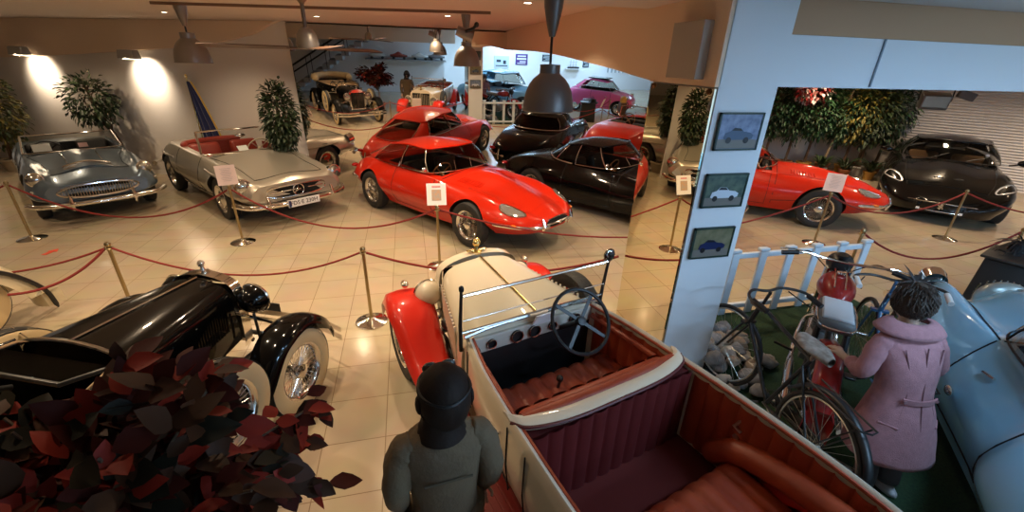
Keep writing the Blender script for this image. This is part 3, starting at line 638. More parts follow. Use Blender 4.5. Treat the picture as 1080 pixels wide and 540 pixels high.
def vintage(t,S):
    """pre-war open car. origin: ground under the front axle; +x forward"""
    pm,fm=S['paint'],S['fender']; T=S['track']; R_=S['wr']; xr,xc=S['xr'],S['xc']; zt=S['ztop']; wr_,wc=S['hr'],S['hc']; zb=S.get('zbelt',.94); sill=S.get('sill',.42)
    xb=S['xb'] # rear axle x
    # hood
    def hring(x,w,z,zl):
        pts=[(w*.98,zl),(w,zl+.12),(w*1.0,z-.20),(w*.93,z-.09),(w*.62,z-.028),(0,z)]
        c=cat([(x,a,b_) for a,b_ in pts],4); return [tuple(p) for p in c]+[(p.x,-p.y,p.z) for p in c[::-1][1:]]
    rings=[hring(xr-.02+(xc-xr+.02)*u,wr_+(wc-wr_)*(u**.9),zt+(S['zcowl']-zt)*u,sill+.1) for u in [i/8 for i in range(9)]]
    b=MB(); b.loft(rings); hood=b.obj('hood',pm,t,ang=50)
    b=MB(); b.tube([(xr-.02,0,zt+.008),(xc,0,S['zcowl']+.006)],.007,6); b.obj('hinge',S.get('hinge',CHROME),hood)
    for sg in(1,-1):
        b=MB()
        for i in range(S.get('louvres',18)):
            u=.15+.7*i/S.get('louvres',18); x=xr+(xc-xr)*u; w=wr_+(wc-wr_)*(u**.9)
            b.box((x,sg*(w+.003),(zt+sill)/2+.06),(.012,.012,.24),rot=(0,.12,0))
        b.obj('louvre_panel',pm,hood)
    # radiator
    def rring(x,s,z0):
        w=wr_*s; z=zt+.012*s; pts=[(w*.9,z0),(w*1.0,z0+.15),(w*1.02,z-.18),(w*.92,z-.07),(w*.55,z-.012),(0,z+.012)]
        c=cat([(x,a,b_) for a,b_ in pts],4); return [Vector(p) for p in c]+[Vector((p.x,-p.y,p.z)) for p in c[::-1][1:]]
    z0=sill+.0
    b=MB(); a=rring(xr,1.04,z0);c=rring(xr+.09,1.03,z0); inn=rring(xr+.095,.86,z0+.03); inn=[Vector((p.x,p.y,min(p.z,zt-.085))) for p in inn]
    b.loft([a,c,inn],cap=False,closed=False); b.tube([(xr+.09,-wr_*.95,z0+.01),(xr+.09,wr_*.95,z0+.01)],.02,8); b.obj('radiator_shell',S.get('rad',CHROME),t,ang=40)
    b=MB(); b.add([(p.x-.02,p.y,p.z) for p in inn],[list(range(len(inn)))]); core=b.obj('radiator_core',mat('radiator_black',(.02,.02,.02),.5,.5),t,fixn=False)
    b=MB()
    for i in range(11):
        y=-wr_*.8+wr_*1.6*i/10; b.tube([(xr+.085,y,z0+.05),(xr+.085,y,zt-.10-.05*abs(i-5)/5)],.004,4)
    b.tube([(xr+.092,0,z0+.03),(xr+.092,0,zt-.08)],.009,6); b.obj('grille_bar',S.get('rad',CHROME),core)
    b=MB(); Mc=Matrix.Translation((xr+.05,0,zt+.01)); cm=S.get('capm',CHROME)
    b.lathe([(.0,0),(.045,0),(.045,.02),(.02,.03),(.014,.055),(.0,.06)],16,Mc); b.ell((xr+.05,0,zt+.095),(.028,.028,.03),12,8)
    if S.get('capwings'): b.box((xr+.05,0,zt+.035),(.03,.17,.014),bev=.006); b.tube([(xr+.05,.028*math.cos(a_),zt+.10+.034*math.sin(a_)) for a_ in [2*PI*i/16 for i in range(16)]],.006,6,closed=True)
    b.obj('radiator_cap',cm,t)
    # chassis
    b=MB()
    for sg in(1,-1): b.box(((xr+.25+S['xt'])/2,sg*.36,sill-.06),(xr+.25-S['xt']+.1,.06,.11),bev=.01); 
    for x in(0,xb): b.tube([(x,-T+.06,R_),(x,T-.06,R_)],.03,8)
    for sg in(1,-1):
        for x in(.0,xb): b.tube(cat([(x+.45,sg*.40,sill-.05),(x,sg*.40,R_-.05),(x-.45,sg*.40,sill-.05)],6),.022,6)
    b.tube([(xr+.25,-.4,sill-.04),(xr+.25,.4,sill-.04)],.02,8); b.obj('chassis',BLACK,t)
    # wings and running boards
    for sg in(1,-1):
        y=sg*(T+.0); Rf=R_+S.get('gap',.09)
        path=[(Rf*math.cos(a_),R_+Rf*math.sin(a_)) for a_ in [R(12),R(40),R(68),R(95),R(122)]]
        xs=S.get('sweep',-.95); path+= [(-.48-(.0),R_+.14),(-.70,sill-.03 if xs>-1 else .42),(xs,sill-.12)]
        fender(t,path,lambda u:S.get('ffw',S.get('fw',.22))*(.86+.5*min(u,1-u))*(1-.3*max(0,u-.5)),fm,y=y+sg*S.get('fy',0),edge=.05,crown=.03)
        path=[(xb+.62,sill-.12),(xb+.50,R_+.02)]+[(xb+Rf*math.cos(a_),R_+Rf*math.sin(a_)) for a_ in [R(45),R(75),R(105),R(140),R(170),R(195)]]
        fender(t,path,S.get('fw',.22),fm,name='rear_fender',y=y,edge=.05,crown=.03)
        b=MB(); b.box(((xs+xb+.62)/2,y-sg*.02,sill-.13),(xs-xb-.62+.06,S.get('fw',.22)*1.0,.03),bev=.01); rb=b.obj('running_board',S.get('board',fm),t)
        b=MB()
        for q in(-.06,-.02,.02,.06): b.box(((xs+xb+.62)/2,y-sg*.02+q,sill-.112),(abs(xs-xb-.62)*.95,.012,.008))
        b.obj('tread_strip',S.get('tread',CHROME),rb)
        for x in(0,xb): wheel(t,x,y,S.get('wkind','wire'),R_,S.get('ww',.13),S.get('wall'))
    if 'spare' in S:
        sx,sy,sz=S['spare']
        for sg in(1,-1): wheel(t,sx,sg*sy,S.get('wkind','wire'),R_,S.get('ww',.13),S.get('wall'),z=sz,name='spare_wheel')
    if S.get('rearspare'): wheel(t,S['xt']-.10,0,S.get('wkind','wire'),R_,S.get('ww',.13),S.get('wall'),z=.62,name='spare_wheel',rot=(0,0,PI/2))
    # lamps
    lx,ly,lz,lr=S['lamp']
    for sg in(1,-1):
        b=MB(); prof=[(0,-lr*1.15),(lr*.45,-lr*1.05),(lr*.85,-lr*.6),(lr,-.02),(lr*1.04,0),(lr*1.04,.02),(lr*.95,.03)]
        b.lathe(prof,28,Matrix.Translation((lx,sg*ly,lz))@Matrix.Rotation(PI/2,4,'Y')); hl=b.obj('headlamp',S.get('lampm',CHROME),t,ang=50)
        b=MB(); b.tube([(lx+.005+.0,sg*ly+lr*1.03*math.cos(a_),lz+lr*1.03*math.sin(a_)) for a_ in [2*PI*i/28 for i in range(28)]],.012,6,closed=True); b.obj('lamp_rim',S.get('rimm',CHROME),hl)
        b=MB(); b.lathe([(lr*.97,.015),(lr*.7,.035),(0,.045)],24,Matrix.Translation((lx,sg*ly,lz))@Matrix.Rotation(PI/2,4,'Y')); b.obj('lens',LENS,hl)
        b=MB(); b.tube([(lx-.05,sg*ly,lz-lr),(lx-.05,sg*ly,sill+.05)],.012,8); b.obj('lamp_stem',S.get('rimm',CHROME) if 0 else BLACK,hl)
    b=MB(); b.tube(cat([(lx-.05,-T+.05,lz-lr-.10),(lx-.05,-.2,lz-lr-.02),(lx-.05,.2,lz-lr-.02),(lx-.05,T-.05,lz-lr-.10)],5),.012,8); b.obj('lamp_bar',S.get('rimm',CHROME),t)
    # bumper
    if S.get('bumper'):
        b=MB()
        for dz in(.04,-.05):
            P=cat([(.50,-.86,.42+dz),(.60,-.55,.42+dz),(.62,0,.42+dz),(.60,.55,.42+dz),(.50,.86,.42+dz)],5); b.loft([[(p.x,p.y,p.z-.028),(p.x+.012,p.y,p.z-.02),(p.x+.012,p.y,p.z+.02),(p.x,p.y,p.z+.028)] for p in P])
        b.obj('front_bumper',CHROME,t)
        b=MB()
        for y in(-.4,.4): b.tube([(.60,y,.46),(.3,y*.9,.42),(.1,y*.9,.42)],.018,6)
        b.obj('bumper_bracket',BLACK,t)
    # body tub
    O=cat([(x,y,0) for x,y in S['plan']],6); O=O+[Vector((p.x,-p.y,0)) for p in O[::-1][1:]]
    k=len(O); rings=[];N=[]
    for i,p in enumerate(O):
        tt=(O[min(i+1,k-1)]-O[max(i-1,0)]).normalized(); nn=Vector((-tt.y,tt.x,0)); 
        if nn.dot(p-Vector(((xc+S['xt'])/2,0,0)))<0: nn=-nn
        N.append(nn)
        zz=zb+S.get('belt',lambda x:0)(p.x)
        sec=[(-.07,sill-.02),(-.02,sill+.1),(.005,(sill+zb)/2),(.0,zz-.05),(-.012,zz-.008),(-.03,zz+.003),(-.048,zz-.008),(-.055,zz-.05),(-.055,sill+.02)]
        rings.append([tuple(p+nn*a_+Vector((0,0,z))) for a_,z in sec])
    b=MB(); b.loft(rings,cap=True,closed=True); body=b.obj('body',pm,t,ang=50)
    fl=[p-N[i]*.05 for i,p in enumerate(O)]; b=MB(); b.add([(p.x,p.y,sill+.01) for p in fl],[list(range(k))]); b.add([(p.x,p.y,sill-.03) for p in fl],[list(range(k))[::-1]]); b.obj('floor_pan',S.get('carpet',BLACK),t,fixn=False,smooth=False)
    b=MB(); b.tube([p-N[i]*.056+Vector((0,0,zb-.012+S.get('belt',lambda x:0)(p.x))) for i,p in enumerate(O)],.009,6); b.obj('piping',S['leather'],body)
    # side trim, pleated: left, right, rear
    def ilen(a_,b_):
        idx=[i for i,p in enumerate(O) if b_<=p.x<=a_ and p.y>0.02]; return idx
    for (xa,xe,nm) in S['panels']:
        for sg in(1,-1):
            idx=ilen(xa,xe); 
            def P(u,v,idx=idx,sg=sg):
                f=u*(len(idx)-1); i=int(min(f,len(idx)-2)); fr=f-i; p=(O[idx[i]].lerp(O[idx[i+1]],fr)); n_=N[idx[i]].lerp(N[idx[i+1]],fr); p=p-n_*.060; z=sill+.03+(zb-.03-sill-.03)*v
                return (p.x,sg*p.y,z),(-n_.x,-sg*n_.y,0)
            pleated(nm,S['leather'],t,P,n=max(3,int(abs(xa-xe)/.085)),amp=.016)
    for q in S['seats']: bench(t,*q[:5],q[5],m=S['leather'],n=q[6],backm=S.get('backm')) if 0 else bench(t,q[0],q[1],q[2],q[3],q[4],S['leather'],name='bench_seat',n=q[5],rake=q[6] if len(q)>6 else .12)
    # doors
    for sg in(1,-1):
        for (xa,xe) in S['doors']:
            b=MB()
            for x in(xa,xe):
                i=min(range(k),key=lambda i:abs(O[i].x-x)+(0 if O[i].y>0 else 9)); p=O[i]
                b.tube([(x,sg*(p.y+.003),zb-.02),(x,sg*(p.y+.008),(sill+zb)/2),(x,sg*(p.y-.012),sill+.06)],.004,5)
            b.tube([(xa,sg*(abs(O[0].y)*0+[p.y for p in O if p.y>0 and abs(p.x-xa)<.2][0]-.01),sill+.07),(xe,sg*([p.y for p in O if p.y>0 and abs(p.x-xe)<.2][0]-.01),sill+.07)],.004,5)
            b.obj('door_gap',SEAM,t)
            b=MB(); px_=(xa+xe)/2+ (xe-xa)*.38; yy=[p.y for p in O if p.y>0 and abs(p.x-px_)<.25][0]; b.tube([(px_,sg*(yy+.01),zb-.12),(px_,sg*(yy+.04),zb-.12),(px_+.09,sg*(yy+.045),zb-.125)],.009,6); b.obj('door_handle',CHROME,t)
    return body
def spec190():
    SIL=paint('silver_paint',(.50,.46,.38),.65,.32); MATS['disc_paint']=CHROME
    t=thing('convertible_car','silver open convertible with dark red seats and a star on its grille','car',(-3.081,8.80,0),R(-52))
    rows=[(-2.1,.38,.3,.5,.45,.62,.36,.66,.25,.68),(-2.0,.32,.5,.5,.62,.68,.5,.74,.34,.76),(-1.7,.28,.62,.52,.76,.76,.64,.84,.46,.86),(-1.2,.26,.66,.54,.84,.84,.70,.88,.52,.90),(-.8,.24,.68,.52,.83,.84,.72,.89,.56,.90),
      (-.2,.22,.70,.5,.82,.82,.73,.88,.60,.90),(.35,.22,.70,.5,.82,.82,.72,.87,.58,.90),(.55,.22,.70,.5,.82,.82,.71,.86,.54,.90),(1.0,.24,.68,.52,.84,.82,.70,.83,.46,.87),(1.4,.28,.64,.52,.84,.79,.68,.78,.42,.82),(1.8,.32,.60,.5,.82,.74,.68,.73,.44,.77),(2.0,.35,.58,.48,.79,.70,.66,.70,.44,.74),(2.09,.37,.55,.48,.73,.66,.61,.67,.42,.70),(2.12,.39,.52,.48,.68,.63,.58,.65,.40,.67)]
    B=Body(rows); B.build('body',SIL,t,inner=mat('red_interior',(.22,.03,.02),.5),cockpit=(-.85,.45),wheels=[(1.2,.33,.82),(-1.2,.33,.84)],wr=.385)
    B.panel('bonnet',SIL,t,.58,1.92,.30,-.30,off=.004,nx=18,nt=16,bump=lambda u,v:.018*math.exp(-((v-.5)/.16)**2)*math.sin(PI*min(1,u+.15)))
    B.strip('bonnet_gap',SEAM,t,[(.56,.32),(.56,-.32),(1.94,-.32),(1.94,.32),(.56,.32)],.004,.002,closed=True)
    for sg in(1,-1):
        B.strip('door_gap',SEAM,t,[(-.6,sg*.40),(-.6,sg*.92),(.42,sg*.92),(.42,sg*.40)],.004,.002)
        B.strip('fender_crease',SIL,t,[(.70,sg*.60),(1.0,sg*.62),(1.55,sg*.62)],.02,.0); B.strip('fender_crease',SIL,t,[(-1.65,sg*.60),(-1.2,sg*.63),(-.75,sg*.62)],.02,.0)
        B.strip('side_trim',CHROME,t,[(.85,sg*.94),(-.8,sg*.94)],.010,.004)
        for x in(1.2,-1.2): wheel(t,x,sg*.72,'disc',.33,.17,wall=None)
        headlamp(t,B.at(1.94,sg*.56)+Vector((.06,0,-.01)),.105,dr=(1,sg*.08,.10),deep=.12)
        b=MB(); b.ell((1.99,sg*.70,.47),(.05,.03,.04),12,8); b.obj('indicator_lamp',ORANGE,t)
        b=MB(); b.tube([(2.15,sg*.50,.30),(2.27,sg*.50,.40),(2.22,sg*.50,.52)],[.02,.028,.018],8); b.obj('overrider',CHROME,t)
        b=MB(); b.ell((-2.06,sg*.5,.60),(.04,.08,.05),12,8); b.obj('tail_lamp',mat('red_lens',(.45,.01,.01),.2,0,1),t)
        seat(t,-.25,sg*.34,.45,LEATHER_RED,.5)
    # grille
    b=MB(); n=28
    ring=[(2.13-.05*abs(math.sin(a)) ** 2*0-.10*(abs(math.cos(a))*.42/.42)**2*.5,.46*math.copysign(abs(math.cos(a))**.6,math.cos(a)),.525+.088*math.copysign(abs(math.sin(a))**.6,math.sin(a))) for a in [2*PI*i/n for i in range(n)]]
    b.add([(x+.02,y,z) for x,y,z in ring],[list(range(n))]); g=b.obj('grille',DARKVOID,t,fixn=False,smooth=False)
    b=MB(); b.tube([(x+.03,y,z) for x,y,z in ring],.014,8,closed=True); b.obj('grille_frame',CHROME,g)
    b=MB(); b.box((2.13,0,.53),(.02,.84,.02),bev=.005); b.obj('grille_bar',CHROME,g)
    b=MB(); b.tube([(2.165,.085*math.cos(a),.53+.085*math.sin(a)) for a in [2*PI*i/28 for i in range(28)]],.009,8,closed=True)
    for k in range(3):
        a=PI/2+k*2*PI/3; b.tube([(2.165,0,.53),(2.165,.083*math.cos(a),.53+.083*math.sin(a))],[.014,.004],6)
    b.obj('star_badge',CHROME,g)
    bumper(t,[(2.24,0,.36),(2.22,.40,.36),(2.14,.72,.37),(1.9,.86,.39)],.042,name='front_bumper'); bumper(t,[(-2.22,0,.42),(-2.2,.40,.42),(-2.1,.72,.43),(-1.8,.88,.44)],.042,name='rear_bumper')
    plate(t,(2.29,0,.36),.50,.115,'FDS·E 230H',0,WHITE,BLACK,size=.088); MATS['x']=0; del MATS['x']
    for o in t.children:
        if o.name.startswith('number_plate'):
            for c in o.children: c.data.materials.clear(); c.data.materials.append(BLACK)
            b=MB(); b.box((2.2985,-.225,.36),(.002,.035,.10)); b.obj('country_band',mat('plate_blue',(.02,.03,.12),.5),o)
    windscreen(t,[(.62,0,.90),(.55,.38,.895),(.36,.66,.88)],[(.30,0,1.24),(.24,.36,1.235),(.10,.60,1.21)],r=.015)
    b=MB(); b.box((.40,0,.80),(.16,1.25,.16),bev=.05); b.obj('dashboard',MATS['red_interior'],t)
    steering(t,(.12,.34,.84),.20,65,mat('ivory',(.7,.6,.42),.4))
    b=MB(); P=cat([(-.6,-.62,.89),(-.82,-.52,.90),(-.93,0,.91),(-.82,.52,.90),(-.6,.62,.89)],6); b.tube(P,[.03]+[.055]*(len(P)-2)+[.03],12); b.obj('hood_cover',LEATHER_RED,t)
    b=MB(); b.ell((.30,0,1.13),(.02,.09,.03),12,8); b.obj('rear_view_mirror',CHROME,t)
    b=MB(); b.box((.44,-.05,.93),(.004,.16,.12),rot=(0,-.9,0)); b.obj('paper_sign',CARD,t)
spec190()
def healey():
    BL=paint('grey_blue_paint',(.11,.15,.19),.5,.28); CR=paint('ivory_white_paint',(.62,.56,.45))
    t=thing('roadster_car','grey blue roadster with ivory lower sides and wide oval slatted grille','car',(-5.823,9.2,0),R(-54))
    rows=[(-1.98,.36,.3,.48,.42,.58,.32,.62,.22,.64),(-1.85,.3,.5,.5,.62,.66,.5,.70,.32,.73),(-1.5,.26,.6,.5,.74,.76,.6,.80,.46,.82),(-1.1,.25,.64,.52,.77,.82,.64,.84,.5,.85),(-.7,.22,.66,.5,.75,.80,.66,.84,.55,.85),
      (0,.2,.68,.5,.75,.79,.67,.84,.57,.86),(.45,.2,.68,.5,.76,.79,.66,.83,.56,.87),(.9,.22,.66,.5,.77,.80,.66,.78,.44,.86),(1.3,.26,.62,.5,.77,.77,.64,.72,.40,.81),(1.6,.30,.58,.48,.77,.74,.62,.71,.42,.77),(1.82,.33,.54,.46,.74,.69,.60,.66,.42,.71),(1.92,.35,.51,.46,.70,.64,.56,.63,.40,.67),(1.97,.37,.48,.46,.62,.60,.52,.61,.38,.635)]
    B=Body(rows); B.build('body',BL,t,inner=LEATHER_BLACK,cockpit=(-.75,.40),wheels=[(1.17,.32,.76),(-1.17,.32,.76)],wr=.37,side=[CR],matf=lambda p,x,T:3 if abs(T)>.70 and x<1.0 else 0)
    B.panel('bonnet',BL,t,.52,1.60,.27,-.27,off=.004,nx=18,nt=16,bump=lambda u,v:.02*math.exp(-((v-.5)/.2)**2))
    B.strip('bonnet_gap',SEAM,t,[(.50,.29),(.50,-.29),(1.63,-.29),(1.63,.29),(.50,.29)],.004,.003,closed=True)
    b=MB(); 
    for sg in(1,-1):
        c=MB(); c.tube(B.line([(.70,sg*.10),(1.3,sg*.12)],.03,6),.008,6); c.obj('bonnet_strip',CHROME,t)
    P=[B.at(1.38,T)+B.nrm(1.38,T)*.028 for T in [-.16+.32*i/10 for i in range(11)]]; Q=[B.at(1.50,T)+B.nrm(1.50,T)*.012 for T in [-.16+.32*i/10 for i in range(11)]]
    b.add([tuple(p) for p in P+Q],[(i,i+1,12+i,11+i) for i in range(10)]); b.obj('bonnet_scoop',BLACK,t,fixn=False); b=MB(); b.tube(P,.012,8); b.tube(Q,.006,6); b.obj('scoop_lip',CHROME,t)
    n=32; cy=.47; ring=[(2.0-.04*math.cos(a)**2,.47*math.copysign(abs(math.cos(a))**.85,math.cos(a)),.50+(.10 if math.sin(a)>0 else .09)*math.sin(a)) for a in [2*PI*i/n for i in range(n)]]
    b=MB(); b.add([(x-.004,y,z) for x,y,z in ring],[list(range(n))]); g=b.obj('grille',DARKVOID,t,fixn=False,smooth=False)
    b=MB(); b.tube([(x+.008,y,z) for x,y,z in ring],.016,8,closed=True); b.obj('grille_frame',CHROME,g)
    b=MB()
    for i in range(27):
        y=-.42+.84*i/26; h=math.sqrt(max(0,1-(y/.45)**2)); b.tube([(2.005-.04*(y/.45)**2,y,.50-.085*h),(2.02-.04*(y/.45)**2,y,.50),(2.0-.04*(y/.45)**2,y,.50+.095*h)],.004,5)
    b.obj('grille_slat',CHROME,g); g.children[-1]['kind']='stuff' if 0 else ''
    for sg in(1,-1):
        headlamp(t,B.at(1.74,sg*.52)+Vector((.05,0,0)),.09,dr=(1,sg*.06,.12),deep=.10)
        b=MB(); b.ell(B.at(1.86,sg*.66)+Vector((.02,0,0)),(.03,.03,.03),12,8); b.obj('side_lamp',LENS,t)
        for x in(1.17,-1.17): wheel(t,x,sg*.66,'wire',.32,.16)
        B.strip('door_gap',SEAM,t,[(-.45,sg*.40),(-.45,sg*.92),(.36,sg*.92),(.36,sg*.40)],.004,.002); B.strip('side_trim',CHROME,t,[(1.0,sg*.70),(-1.0,sg*.70)],.006,.004)
        b=MB(); b.tube([(2.08,sg*.36,.26),(2.12,sg*.36,.36),(2.08,sg*.36,.47)],[.018,.026,.016],8); b.obj('overrider',CHROME,t)
        seat(t,-.25,sg*.32,.42,LEATHER_BLACK,.44)
    bumper(t,[(2.10,0,.345),(2.07,.40,.345),(1.98,.70,.35),(1.84,.80,.36)],.036,name='front_bumper'); bumper(t,[(-2.08,0,.40),(-2.04,.40,.40),(-1.9,.70,.41)],.034,name='rear_bumper')
    windscreen(t,[(.58,0,.88),(.52,.36,.87),(.34,.62,.85)],[(.30,0,1.12),(.25,.34,1.115),(.12,.57,1.10)],r=.012)
    b=MB(); b.box((.38,0,.78),(.14,1.15,.16),bev=.05); b.obj('dashboard',LEATHER_BLACK,t); steering(t,(.10,-.32,.82),.20,65)
    b=MB(); b.box((.36,-.38,.93),(.004,.22,.15),rot=(0,-.8,0)); b.obj('paper_sign',CARD,t); b=MB(); b.box((.40,.12,.93),(.004,.12,.09),rot=(0,-.8,0)); b.obj('paper_sign',mat('pink_card',(.8,.5,.5),.6),t)
healey()
def gt():
    t=thing('modern_sports_car','black modern grand tourer with wide grille in front of the roller shutter','car',(10.83,6.62,0),R(216))
    P=mat('gloss_black_metallic',(.003,.003,.003),.2,0,.6,spec=.1)
    rows=[(-2.25,.3,.5,.5,.7,.78,.6,.9,.45,.92),(-2.0,.26,.7,.5,.86,.86,.74,.96,.55,.99),(-1.4,.2,.8,.55,.94,.86,.80,.93,.60,.98),(-.6,.18,.82,.5,.90,.82,.76,.88,.62,.92),(.3,.18,.82,.5,.90,.80,.76,.87,.60,.92),(.7,.18,.82,.5,.91,.80,.76,.86,.52,.92),(1.1,.18,.82,.52,.94,.80,.80,.82,.48,.86),(1.5,.18,.80,.52,.94,.74,.80,.76,.46,.79),(1.9,.18,.72,.45,.86,.62,.72,.66,.44,.69),(2.1,.18,.62,.4,.74,.52,.60,.57,.40,.60),(2.25,.2,.46,.35,.56,.42,.44,.48,.3,.50),(2.32,.22,.3,.33,.38,.38,.28,.42,.2,.44)]
    B=Body(rows); B.build('body',P,t,inner=LEATHER_BLACK,cockpit=(-1.0,.62),wheels=[(1.33,.35,.92),(-1.35,.35,.92)],wr=.385)
    B.panel('bonnet',P,t,.74,2.02,.33,-.33,off=.004,nx=18,nt=16,bump=lambda u,v:.02*math.exp(-((v-.5)/.18)**2)*math.sin(PI*u)); B.strip('bonnet_gap',SEAM,t,[(.72,.35),(.72,-.35),(2.04,-.35),(2.04,.35),(.72,.35)],.004,.003,closed=True)
    b=MB(); b.ell((1.75,0,.735),(.06,.20,.012),16,8,rot=(0,.2,0)); b.obj('bonnet_scoop',DARKVOID,t)
    belt=[(.80,0,.925),(.70,.42,.91),(.42,.72,.89),(-.50,.76,.90),(-1.05,.68,.93),(-1.45,.36,.97),(-1.5,0,.98)]; roof=[(.18,0,1.22),(.12,.34,1.215),(-.02,.54,1.20),(-.5,.56,1.22),(-.85,.50,1.20),(-1.02,.26,1.18),(-1.05,0,1.18)]
    cabin(t,belt,roof,[(0,2,'windscreen'),(2,4,'side_window'),(5,6,'rear_window')],P,1.285,trim=BLACK)
    n=8; Bc=cat(belt,n);Tc=cat(roof,n)
    for sg in(1,-1):
        b=MB(); b.grid(lambda u,v:(lambda p:(p.x,sg*p.y,p.z))(Bc[4*n+round(u*n)].lerp(Tc[4*n+round(u*n)],v)),8,5); b.obj('roof_pillar',P,t)
        ring=[(1.72+.26*math.cos(a)-.05*math.sin(a),sg*(.50+.10*math.sin(a)+.06*math.cos(a)*-1)) for a in [2*PI*i/24 for i in range(24)]]
        L=[B.at(x,T)+B.nrm(x,T)*.006 for x,T in ring]; c=sum(L,Vector())/24+B.nrm(1.72,sg*.5)*.012
        b=MB(); b.add(L+[c],[(i,(i+1)%24,24) for i in range(24)]); hl=b.obj('headlamp',mat('clear_lamp',(.75,.75,.75),.15,.3,1),t)
        b=MB(); b.tube(L,.006,6,closed=True); b.obj('lamp_rim',BLACK,hl)
        b=MB(); b.tube([(.62,sg*.80,.93),(.60,sg*.95,.97)],.014,6); b.ell((.60,sg*1.0,.99),(.05,.11,.06),14,10); b.obj('door_mirror',P,t)
        for x in(1.33,-1.35): wheel(t,x,sg*.80,'modern',.345,.24)
        seat(t,-.3,sg*.36,.42,mat('tan_leather',(.3,.16,.08),.5),.5)
        B.strip('door_gap',SEAM,t,[(-.6,sg*.42),(-.6,sg*.92),(.55,sg*.92),(.55,sg*.42)],.004,.002)
    nn=28; ring=[(2.335-.16*math.cos(a)**2,.60*math.copysign(abs(math.cos(a))**.75,math.cos(a)),.335+(.085*math.sin(a) if math.sin(a)<0 else .06*math.sin(a))+.02*math.cos(a)**2) for a in [2*PI*i/nn for i in range(nn)]]
    b=MB(); b.add([(x-.002,y,z) for x,y,z in ring],[list(range(nn))]); g=b.obj('grille',mat('grille_mesh',(.01,.01,.01),.6),t,fixn=False,smooth=False); b=MB(); b.tube([(x+.004,y,z) for x,y,z in ring],.008,6,closed=True); b.obj('grille_frame',CHROME,g)
    # prancing emblem
    b=MB(); hp=[(0,-.05),(.012,-.02),(.03,-.045),(.034,-.02),(.02,.0),(.028,.02),(.012,.05),(-.002,.055),(-.018,.04),(-.004,.03),(-.012,.012),(-.034,.022),(-.036,.008),(-.012,-.006),(-.03,-.03),(-.018,-.034)]
    b.prism([(x*1.2,y*1.2) for x,y in hp],.006,Matrix.Translation((2.345,0,.345))@Matrix.Rotation(PI/2,4,'Z')@Matrix.Rotation(PI/2,4,'X')); b.obj('horse_emblem',CHROME,g,smooth=False)
    for y in(-.28,.28): 
        b=MB(); b.box((2.33,y,.26),(.02,.05,.04),bev=.008); b.obj('grille_marker',WHITE,g)
    b=MB(); b.lathe([(0,0),(.03,0)],16,axisM((.42,.5,1.04),'X')); b.obj('windscreen_sticker',WHITE,t)
    b=MB(); b.tube([(.82,-.3,.94),(.55,-.05,1.03)],.008,5); b.tube([(.82,.2,.94),(.55,.5,1.02)],.008,5); b.obj('wiper',BLACK,t)
gt()
RED=paint('red_paint',(.62,.020,.004)); BLK=mat('black_paint',(.002,.002,.002),.2,0,.55,spec=.05)
etype('red fastback coupe with chrome wire wheels, parked beside the silver open car',RED,(.629,7.057),R(-55),'coupe')
etype('black sports car with hard top and chrome bumpers beside the red coupe',BLK,(3.5,7.0),R(-54),'hardtop')
etype('red open sports car with wire wheels seen right of the picture pillar',RED,(6.15,6.85),R(-40),'open')
